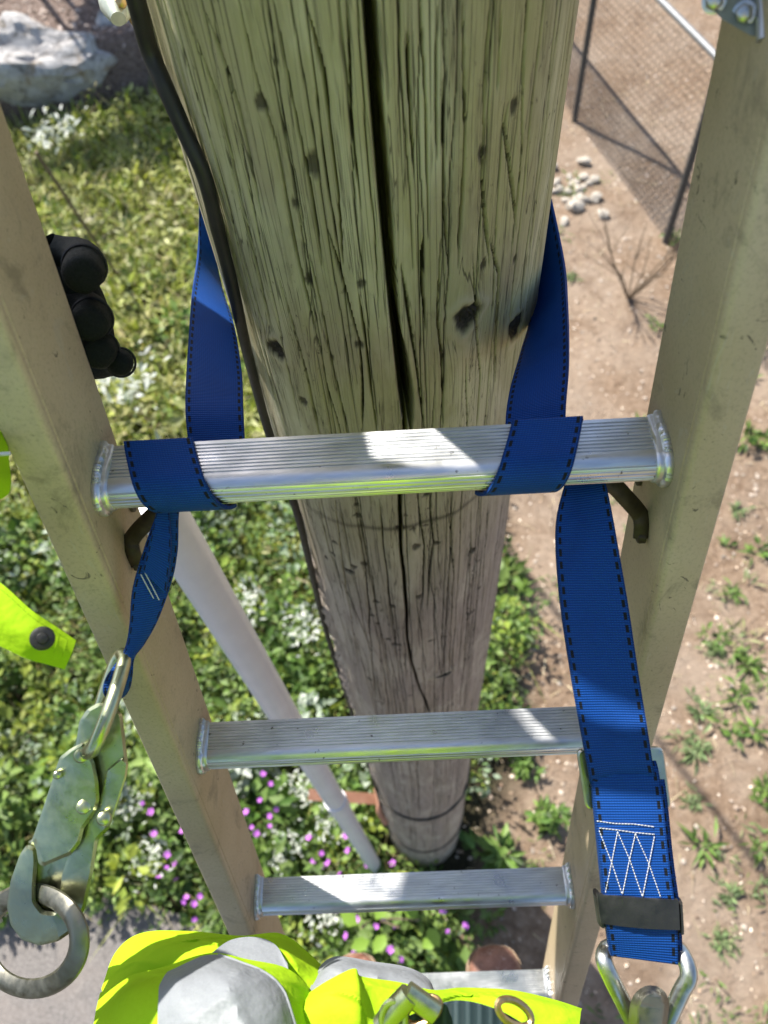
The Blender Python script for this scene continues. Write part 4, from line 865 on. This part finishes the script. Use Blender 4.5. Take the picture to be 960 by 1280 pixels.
# things above the view that throw shade into it: case added, cable and tree inferred
def sun_at(p, h): return np.asarray(p) + np.array(SUN) * (h / SUN.z)
cc = CAM + np.array([.83, .558, 0]) * .06 + np.array([.4155, -.618, .667]) * -.63 + np.array(SUN) * .58
case = thing('shade_case', cc, 'added unseen black domed case left of the pole that shades the rungs', 'light blocker')  # unseen case added to shade the left part of the rungs
mb = MB(); mb.tube([cc, cc + [0, 0, .03], cc + [0, 0, .06], cc + [0, 0, .22], cc + [0, 0, .28], cc + [0, 0, .31]], [.105, .125, .112, .108, .085, .03], 32); mb.build('case_body', M_BLACK, case)
mb = MB(); mb.tube([cc + [0, 0, .045], cc + [0, 0, .062]], .132, 32); mb.build('clamp_ring', M_STEELD, case)
hb = np.array([PX, PY, cc[2] + .2]); mb = MB(); mb.tube([cc + [0, 0, .2], hb + N(cc + [0, 0, .2] - hb) * .135], .02, 10); mb.build('bracket_arm', M_GALV, case)
wd_ = N([.4302, -.9027, 0]); w0 = G(620, 670) + np.array(SUN) * (4.3 / SUN.z)
mb = MB(); mb.tube([w0 - wd_ * 9, w0, w0 + wd_ * 9], .016, 8); tag(mb.build('overhead_cable', M_CABLE), 'black overhead cable passing above the ladder, its shadow on the dirt', 'cable')
# a tree past the terrace whose crown shades the mulch and the grass edge
tc = sun_at(G(165, 28, .46), 2.4); tb = np.array([tc[0] - .6, tc[1] + .6, .3])
tree = thing('broadleaf_tree', tb, 'small leafy tree beyond the mulch that shades the boulders', 'tree')
mb = MB(); mb.tube(catmull([tb - [0, 0, .1], tb + [.1, 0, 1.0], tc + [-.2, .2, -.4], tc], 14), np.linspace(.09, .03, 14), 10)
for k in range(6):
    a = k * 1.05; mb.tube([tb + [.15, 0, 1.3], tc + np.array([math.cos(a) * .35, math.sin(a) * .35, -.1])], [.03, .01], 7)
mb.build('trunk', M_STEM, tree)
n = 1700; o_ = RG.normal(0, 1, (n, 3)); o_ /= np.linalg.norm(o_, axis=1)[:, None]; o_ *= (RG.uniform(.2, 1, n) ** .5)[:, None]
V, F, T = leaves(tc + o_ * np.array([.42, .42, .40]), o_ + RG.normal(0, .5, (n, 3)), RG.uniform(.08, .16, n), RG.uniform(.03, .06, n), tints(n, GRN)); npmesh('crown', V, F, M_LEAF, tree, attrs={'tint': T})
tc2 = sun_at(G(190, 196, 0), 2.7); n = 1900; o_ = RG.normal(0, 1, (n, 3)); o_ /= np.linalg.norm(o_, axis=1)[:, None]; o_ *= (RG.uniform(.1, 1, n) ** .5)[:, None]
V, F, T = leaves(tc2 + (o_[:, :1] * .85) * ux_ + (o_[:, 1:2] * .24) * uy_ + o_[:, 2:] * np.array([0, 0, .2]), o_ + RG.normal(0, .5, (n, 3)), RG.uniform(.08, .16, n), RG.uniform(.03, .06, n), tints(n, GRN)); npmesh('low_branch', V, F, M_LEAF, tree, attrs={'tint': T})
mb = MB(); mb.tube(catmull([tb + np.array([.05, 0, .9]), (tb + tc2) / 2 + np.array([0, 0, .6]), tc2], 10), np.linspace(.04, .012, 10), 7); mb.build('branch', M_STEM, tree)

# ------------------------------------------------------------------ the climber
who = thing('person', (-.03, -.2, 2.2), 'person on the ladder in a hi-vis vest, brown boots and black glove', 'person')
def skin_mesh(name, verts, edges, rad, mat, parent, sub=2, root=0):
    me = bpy.data.meshes.new(name); me.from_pydata([tuple(map(float, v)) for v in verts], edges, []); o = bpy.data.objects.new(name, me); COL.objects.link(o)
    sk = o.modifiers.new('skin', 'SKIN'); sk.use_smooth_shade = True
    for i, r in enumerate(rad): me.skin_vertices[0].data[i].radius = (r, r) if not isinstance(r, tuple) else r
    me.skin_vertices[0].data[root].use_root = True
    s_ = o.modifiers.new('sub', 'SUBSURF'); s_.levels = sub; s_.render_levels = sub
    dg = bpy.context.evaluated_depsgraph_get(); ev = bpy.data.meshes.new_from_object(o.evaluated_get(dg)); bpy.data.objects.remove(o); ev.name = name
    ev.materials.clear()
    for m_ in (mat if isinstance(mat, list) else [mat]): ev.materials.append(m_)
    ev.shade_smooth(); o = bpy.data.objects.new(name, ev); COL.objects.link(o); o.parent = parent
    if parent.type == 'EMPTY': o.matrix_parent_inverse = Matrix.Translation(parent.location).inverted()
    return o
RT4 = LD(0, -4 * .3048, 0)[2] + .017
toeR, toeL = np.array([.098, .030]), np.array([-.145, .040])
bv = [(-.03, -.22, 3.02), (-.03, -.20, 3.20), (-.03, -.17, 3.40), (-.03, -.18, 3.53), (-.03, -.19, 3.60), (-.03, -.19, 3.70), (-.03, -.175, 3.80),
      (.12, -.19, 3.50), (.24, -.24, 3.28), (.16, -.12, 3.52), (.10, -.07, 3.66),
      (-.18, -.19, 3.50), (-.40, -.09, 3.42), (-.36, .10, 3.44), (-.275, .22, 3.45),
      (.06, -.22, 2.97), (.085, -.15, 2.62), (.095, -.24, 2.32), (-.12, -.22, 2.97), (-.15, -.14, 2.62), (-.14, -.23, 2.32)]
be = [(0, 1), (1, 2), (2, 3), (3, 4), (4, 5), (5, 6), (3, 7), (7, 8), (8, 9), (9, 10), (3, 11), (11, 12), (12, 13), (13, 14), (0, 15), (15, 16), (16, 17), (0, 18), (18, 19), (19, 20)]
brad = [.13, .125, .135, .09, .055, .085, .075, .06, .045, .036, .03, .06, .045, .038, .03, .085, .06, .045, .085, .06, .045]
body = skin_mesh('body', bv, be, brad, [M_PANTS, M_HIVIS, M_SKIN], who)
for p in body.data.polygons:
    c_ = p.center; p.material_index = 2 if (c_.z > 3.58 and abs(c_.x + .03) < .13) or (c_.z > 3.6) else (1 if c_.z > 3.02 and c_.y < .3 and not (abs(c_.x) < .2 and c_.z < 3.0) else 0)
# face and hat stay out of the view but close the figure
mb = MB(); mb.cyl((-.03, -.185, 3.80), (0, 0, 1), .108, .07, 24, r2=.09, dome=.04); mb.build('hard_hat', M_PVC, who)
mb = MB(); mb.tube([(-.03, -.10, 3.76), (-.03, -.078, 3.735), (-.03, -.092, 3.725)], [.008, .013, .009], 8); mb.build('nose', M_SKIN, who)
for sx in (-.033, .033):
    mb = MB(); mb.cyl((-.03 + sx, -.108, 3.762), (0, 1, 0), .011, .005, 12, dome=.003); mb.build('eye', M_PVC, who)
# the gloved left hand: palm outside the rail, fingers round its back edge
gl = [P(-60, 380, .46), P(-20, 365, .50), P(10, 350, .53)]
gv = list(gl); ge = [(0, 1), (1, 2)]; gr = [.032, .030, .024]
fing = [[(62, 318, .545), (98, 318, .535), (108, 326, .505), (103, 342, .478), (102, 346, .468)], [(70, 380, .55), (112, 385, .54), (118, 394, .512), (112, 403, .486), (111, 406, .476)], [(86, 430, .56), (122, 428, .55), (128, 434, .522), (122, 440, .498), (121, 442, .489)], [(110, 462, .57), (142, 452, .56), (151, 452, .535), (150, 454, .518), (149, 455, .51)]]
frd = [[.0115, .0128, .0135, .0138, .0118], [.0115, .0125, .0130, .0132, .0112], [.011, .0120, .0122, .0124, .0105], [.010, .0105, .0098, .0095, .008]]
kn = []
for k, (f, r) in enumerate(zip(fing, frd)):
    i0 = len(gv); gv += [P(*q) for q in f]; gr += r; ge += [(2, i0)] + [(i0 + j, i0 + j + 1) for j in range(len(f) - 1)]
i0 = len(gv); gv += [P(60, 345, .55), P(100, 350, .545), P(116, 395, .55), P(126, 438, .56), P(122, 470, .575)]; gr += [.016, .0155, .014, .0125, .010]; ge += [(2, i0)] + [(i0 + j, i0 + j + 1) for j in range(4)]
i0 = len(gv); gv += [P(-70, 330, .43), P(-60, 300, .415), P(-40, 280, .41)]; gr += [.016, .0145, .012]; ge += [(0, i0), (i0, i0 + 1), (i0 + 1, i0 + 2)]
glove = skin_mesh('glove', gv, ge, gr, M_GLOVE, who, 2)
for f, r in zip(fing, frd):                              # knitted cuffs of the dipped fingertips
    a_, b_ = P(*f[2]), P(*f[3]); ax_f = N(b_ - a_); u_f = N(np.cross(ax_f, [.2, .1, 1.0])); w_f = np.cross(ax_f, u_f); mb = MB()
    mb.tube([a_ + (b_ - a_) * .45 + r[2] * 1.0 * (u_f * math.cos(x) + w_f * math.sin(x)) for x in np.linspace(0, 2 * math.pi, 24, endpoint=False)], .0009, 6, closed=True); mb.build('finger_seam', M_CABLE, glove)
# sleeve end and its loose tab with a press stud at the left edge
def patch(rows, n=24, m=24, th=.0015):
    A = np.array([catmull([P(*q) for q in r], n) for r in rows]); B = np.array([catmull(A[:, j], m) for j in range(n)]).transpose(1, 0, 2); return B
def sheet(mb, B, th=.0016):
    du = np.gradient(B, axis=0); dv = np.gradient(B, axis=1); nr = np.cross(du, dv); nr /= np.linalg.norm(nr, axis=2)[..., None] + 1e-12
    n, m = B.shape[:2]; A = (B + nr * th / 2).reshape(-1, 3); C = (B - nr * th / 2).reshape(-1, 3); q = np.arange(n * m).reshape(n, m); F = []
    for i in range(n - 1):
        for j in range(m - 1): F.append((q[i, j], q[i, j + 1], q[i + 1, j + 1], q[i + 1, j])); F.append(tuple(n * m + x for x in (q[i, j], q[i + 1, j], q[i + 1, j + 1], q[i, j + 1])))
    e = [q[0, j] for j in range(m)] + [q[i, m - 1] for i in range(1, n)] + [q[n - 1, j] for j in range(m - 2, -1, -1)] + [q[i, 0] for i in range(n - 2, 0, -1)]
    for a, b in zip(e, e[1:] + e[:1]): F.append((a, b, n * m + b, n * m + a))
    mb.add(np.vstack([A, C]), F); return mb
tabm = sheet(MB(), patch([[(-90, 690, .44), (-40, 705, .43), (0, 728, .425), (40, 764, .425), (68, 783, .43), (94, 801, .436)], [(-90, 735, .435), (-40, 748, .425), (0, 768, .42), (36, 797, .42), (62, 808, .425), (88, 819, .432)], [(-90, 780, .44), (-40, 790, .43), (0, 806, .425), (34, 822, .425), (56, 828, .43), (81, 835, .436)]], 30, 12), .0022)
tabo = tabm.build('sleeve_tab', M_HIVIS, who)
TB = patch([[(-90, 690, .44), (-40, 705, .43), (0, 728, .425), (40, 764, .425), (68, 783, .43), (94, 801, .436)], [(-90, 735, .435), (-40, 748, .425), (0, 768, .42), (36, 797, .42), (62, 808, .425), (88, 819, .432)], [(-90, 780, .44), (-40, 790, .43), (0, 806, .425), (34, 822, .425), (56, 828, .43), (81, 835, .436)]], 90, 40)
mb = MB(); tw = N(CAM - P(40, 790, .425)) * .0012
for path_ in (TB[4, :84], TB[35, :84], TB[4:36, 83], TB[4:36, 76]):
    for k in range(0, len(path_) - 2, 3): mb.tube(path_[k:k + 3] + tw, .00022, 4)
mb.build('hem_stitching', M_HIVISD, tabo)
mb = MB(); c_ = P(53, 798, .4195); mb.cyl(c_, CAM - c_, .0066, .0024, 24, r2=.0062, dome=0); mb.cyl(c_, CAM - c_, .0038, .0030, 18, r2=.0032, dome=.0004); mb.build('press_stud', M_BLACK, tabo)
mb = MB(); cuff = [[(-70, 520, .43), (-15, 532, .43), (6, 548, .435), (10, 580, .44), (12, 605, .44), (2, 622, .445), (-60, 640, .45)], [(-70, 560, .41), (-30, 560, .412), (-8, 570, .42), (-4, 585, .425), (-4, 600, .425), (-14, 610, .43), (-60, 620, .43)]]
sheet(mb, patch(cuff, 24, 8)); mb.build('sleeve_cuff', M_HIVIS, who)
mb = MB(); mb.tube([P(-10, 568, .418), P(13, 567, .418)], .0011, 7); mb.build('drawcord_tip', M_THREAD, who)
# vest: rear panel falling away, front panel over the belly, right flap, tapes
def wavy(B, amp, f1, f2, ph=0, fold=.0065):
    n, m = B.shape[:2]; i, j = np.meshgrid(np.linspace(0, 1, n), np.linspace(0, 1, m), indexing='ij'); d = N(CAM - B.reshape(-1, 3).mean(0))
    o = amp * np.sin(f1 * j + 2.1 * np.sin(f2 * i) + ph)
    for k in range(7):                                    # pinched creases that run out
        r = np.random.default_rng(int(ph * 10) + k + n); a = r.uniform(-.9, .9); c0, c1 = r.uniform(.05, .95), r.uniform(.0, .7); L = r.uniform(.18, .5)
        e = (j - c0) + a * (i - c1) + .04 * np.sin(9 * i + k); al = np.exp(-((i - c1) / L) ** 2)
        o = o + fold * r.uniform(.4, 1.0) * al * (np.exp(-np.abs(e) / .035) - .5 * np.exp(-(e / .12) ** 2))
    return B + d * (o * np.sin(math.pi * np.clip(j, 0, 1)) ** .5 * np.clip(i * 8 + .15, 0, 1))[..., None]
rear = patch([[(128, 1236, .545), (146, 1190, .56), (178, 1167, .565), (235, 1165, .565), (300, 1171, .565), (350, 1168, .56), (385, 1192, .555), (414, 1222, .55)],
    [(132, 1262, .52), (165, 1222, .53), (205, 1204, .53), (250, 1198, .53), (310, 1196, .525), (352, 1202, .525), (392, 1232, .525), (418, 1252, .525)],
    [(120, 1330, .52), (160, 1290, .525), (205, 1270, .53), (250, 1262, .53), (310, 1262, .53), (352, 1262, .53), (395, 1280, .53), (420, 1300, .53)]], 110, 60)
vest = sheet(MB(), wavy(rear, .002, 14, 3)).build('vest_back_panel', M_HIVIS, who)
front = patch([[(126, 1242, .535), (160, 1222, .52), (205, 1210, .505), (262, 1193, .50), (310, 1201, .50), (362, 1214, .505), (398, 1252, .51), (426, 1296, .51)],
    [(120, 1270, .50), (160, 1246, .475), (205, 1238, .462), (262, 1226, .458), (312, 1232, .458), (352, 1252, .462), (386, 1292, .475), (410, 1340, .485)],
    [(110, 1340, .47), (160, 1320, .445), (205, 1312, .435), (262, 1308, .43), (312, 1315, .43), (350, 1340, .435), (380, 1370, .445), (400, 1420, .46)],
    [(90, 1500, .46), (150, 1500, .42), (205, 1500, .40), (262, 1500, .40), (312, 1510, .40), (350, 1530, .41), (385, 1560, .43), (400, 1600, .45)]], 110, 90)
front = wavy(front, .0025, 11, 4, 1); sheet(MB(), front).build('vest_front_panel', M_HIVIS, who)
def tape_on(B, i0, i1, j0, j1, name, lift=.0014):
    sub = B[i0:i1, j0:j1]; d = N(CAM - sub.reshape(-1, 3).mean(0)); o = sheet(MB(), sub + d * lift, .0006).build(name, M_TAPE, who); return o
def on_front(u_, v_):
    n, m = front.shape[:2]; a = np.clip(u_, 0, 1) * (n - 1); b = np.clip(v_, 0, 1) * (m - 1); i, j = int(min(a, n - 2)), int(min(b, m - 2)); f, g_ = a - i, b - j
    return (front[i, j] * (1 - f) + front[i + 1, j] * f) * (1 - g_) + (front[i, j + 1] * (1 - f) + front[i + 1, j + 1] * f) * g_
lobe = np.array([[on_front(r, jl + (jr - jl) * q) for q in np.linspace(0, 1, 26)] for r, jl, jr in zip(np.linspace(.02, .8, 30), np.interp(np.linspace(0, 1, 30), [0, .1, .35, 1], [.40, .30, .27, .26]), np.interp(np.linspace(0, 1, 30), [0, .12, .3, .5, 1], [.46, .60, .72, .79, .84]))])
sheet(MB(), lobe + N(CAM - lobe.reshape(-1, 3).mean(0)) * .0042, .0008).build('reflective_tape', M_TAPE, who)
eg = lobe[:, -1] + N(CAM - lobe.reshape(-1, 3).mean(0)) * .0046; mb = MB(); mb.tube(eg, .0012, 6); mb.build('tape_piping', M_TAPE, who)
dk = patch([[(262, 1194, .527), (288, 1176, .545), (318, 1172, .548), (343, 1181, .542), (358, 1204, .522)], [(264, 1203, .522), (290, 1204, .522), (316, 1204, .522), (340, 1206, .521), (360, 1212, .52)]], 24, 8)
sheet(MB(), dk + N(-ray(310, 1190)) * .010, .0006).build('reflective_tape', M_TAPE, who)
grey = patch([[(386, 1236, .53), (398, 1212, .545), (420, 1197, .55), (465, 1203, .55), (508, 1210, .55), (534, 1224, .545), (544, 1246, .535)], [(384, 1262, .505), (398, 1240, .515), (424, 1222, .52), (466, 1228, .52), (508, 1236, .52), (536, 1246, .52), (548, 1262, .515)], [(380, 1340, .50), (400, 1320, .505), (424, 1310, .51), (466, 1310, .51), (508, 1310, .51), (536, 1310, .51), (548, 1320, .51)]], 70, 40)
sheet(MB(), wavy(grey, .0012, 9, 3)).build('pocket_tape', M_TAPE, who)
yl = patch([[(384, 1244, .505), (412, 1226, .503), (442, 1212, .503), (452, 1222, .504), (500, 1229, .507), (540, 1238, .51), (580, 1236, .53), (640, 1239, .535), (690, 1250, .54), (727, 1262, .545)],
    [(380, 1270, .48), (412, 1252, .478), (446, 1246, .476), (458, 1250, .484), (500, 1256, .487), (540, 1262, .49), (580, 1258, .51), (640, 1259, .515), (690, 1268, .52), (724, 1276, .525)],
    [(370, 1360, .47), (412, 1350, .465), (446, 1340, .46), (466, 1340, .465), (500, 1340, .47), (540, 1340, .475), (580, 1340, .485), (640, 1340, .49), (690, 1345, .495), (716, 1350, .50)]], 130, 50)
sheet(MB(), wavy(yl, .002, 17, 4, 2)).build('vest_hem', M_HIVIS, who)
# boots
def boot(toe, ang, lab):
    f = np.array([math.sin(ang), math.cos(ang), 0]); s = np.array([math.cos(ang), -math.sin(ang), 0]); o = np.array([toe[0], toe[1], RT4])
    secs = [(.000, .012, .030, .018), (.003, .022, .038, .02), (.010, .032, .049, .03), (.024, .040, .060, .036), (.05, .046, .068, .038), (.09, .047, .074, .04), (.13, .043, .10, .05), (.17, .039, .14, .07), (.21, .038, .17, .08), (.26, .036, .17, .08), (.285, .026, .15, .07)]
    rows = []
    for d, wd, top, c in secs:
        rows.append([o - f * d + s * wd * math.copysign(abs(math.cos(a)) ** .8, math.cos(a)) + np.array([0, 0, .024 + (top - .024) * (.5 + .5 * math.sin(a))]) for a in np.linspace(0, 2 * math.pi, 24, endpoint=False)])
    mb = MB(); mb.grid(rows, closed_v=True, caps=True); b_ = mb.build('boot', M_BOOT, who, angle=70); b_['label'] = lab
    mb = MB(); ow = []
    for d, wd, top, c in secs[1:]: ow.append(o - f * d + s * (wd + .005))
    for d, wd, top, c in secs[1:][::-1]: ow.append(o - f * d - s * (wd + .005))
    ow.append(o + f * .003); ow = np.array(ow); n = len(ow)
    mb.grid([ow + np.array([0, 0, h]) for h in (.002, .024, .027)], closed_v=True, caps=True); mb.build('sole', M_SOLE, b_, angle=30)
    mb = MB(); mb.tube(catmull(np.vstack([o - f * .075 + s * .050 + [0, 0, .029]] + [o - f * d + s * (wd + .0025) * 1 + [0, 0, .029] for d, wd, _, _ in secs[3:0:-1]] + [o + f * .0005 + [0, 0, .029]] + [o - f * d - s * (wd + .0025) + [0, 0, .029] for d, wd, _, _ in secs[1:4]]), 60), .0007, 5); mb.build('welt_stitching', M_SOLE, b_)
boot(toeR, .02, 'right boot with its toe in the sun'); boot(toeL, -.12, 'left boot half hidden by the vest')
# ------------------------------------------------------------------ harness
har = thing('safety_harness', P(560, 1275, .45), 'dark ribbed harness belt with brass eyelets, buckle and steel side ring', 'harness')
mb = MB(); ribbon(mb, [P(420, 1300, .46), P(470, 1290, .45), P(520, 1266, .44), P(570, 1252, .435), (P(620, 1262, .435)), P(660, 1284, .44), P(700, 1320, .45)], [P(420, 1350, .455), P(470, 1340, .445), P(520, 1312, .435), P(570, 1300, .43), P(620, 1308, .43), P(660, 1330, .435), P(700, 1360, .445)], 50, .004); mb.build('belt', M_BELT, har)
for u, v, rx in ((643, 1266, 1), (528, 1264, -1)):
    mb = MB(); c_ = P(u, v, .430); e1 = N(P(u + 20, v + 11 * rx, .430) - c_); e2 = N(np.cross(e1, CAM - c_)); a = np.linspace(0, 2 * math.pi, 28, endpoint=False)
    mb.tube([c_ + e1 * .0105 * math.cos(x) + e2 * .0055 * math.sin(x) for x in a], .0021, 8, closed=True); mb.build('eyelet', M_BRASS, har)
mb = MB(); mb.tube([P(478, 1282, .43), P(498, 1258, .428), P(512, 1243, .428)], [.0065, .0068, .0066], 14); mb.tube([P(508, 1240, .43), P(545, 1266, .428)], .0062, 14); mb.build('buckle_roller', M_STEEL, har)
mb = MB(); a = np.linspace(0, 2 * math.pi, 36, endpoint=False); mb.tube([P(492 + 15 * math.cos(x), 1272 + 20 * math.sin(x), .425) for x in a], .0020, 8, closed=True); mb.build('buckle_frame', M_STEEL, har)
# big flat side ring held by the left hook
mb = MB(); rows = []; a = np.linspace(0, 2 * math.pi, 64, endpoint=False)
for rr, dd in ((73, .4995), (70.5, .4962), (65, .4950), (55, .4950), (49.5, .4962), (47, .4995), (47, .5030), (50, .5055), (70, .5055), (73, .5030)): rows.append([P(39.5 + rr * math.cos(x), 1176 + rr * math.sin(x), dd - .027 * math.cos(x) - .004 * math.sin(x)) for x in a])
mb.grid(rows, closed_u=True, closed_v=True); mb.build('side_ring', M_STEELD, har)
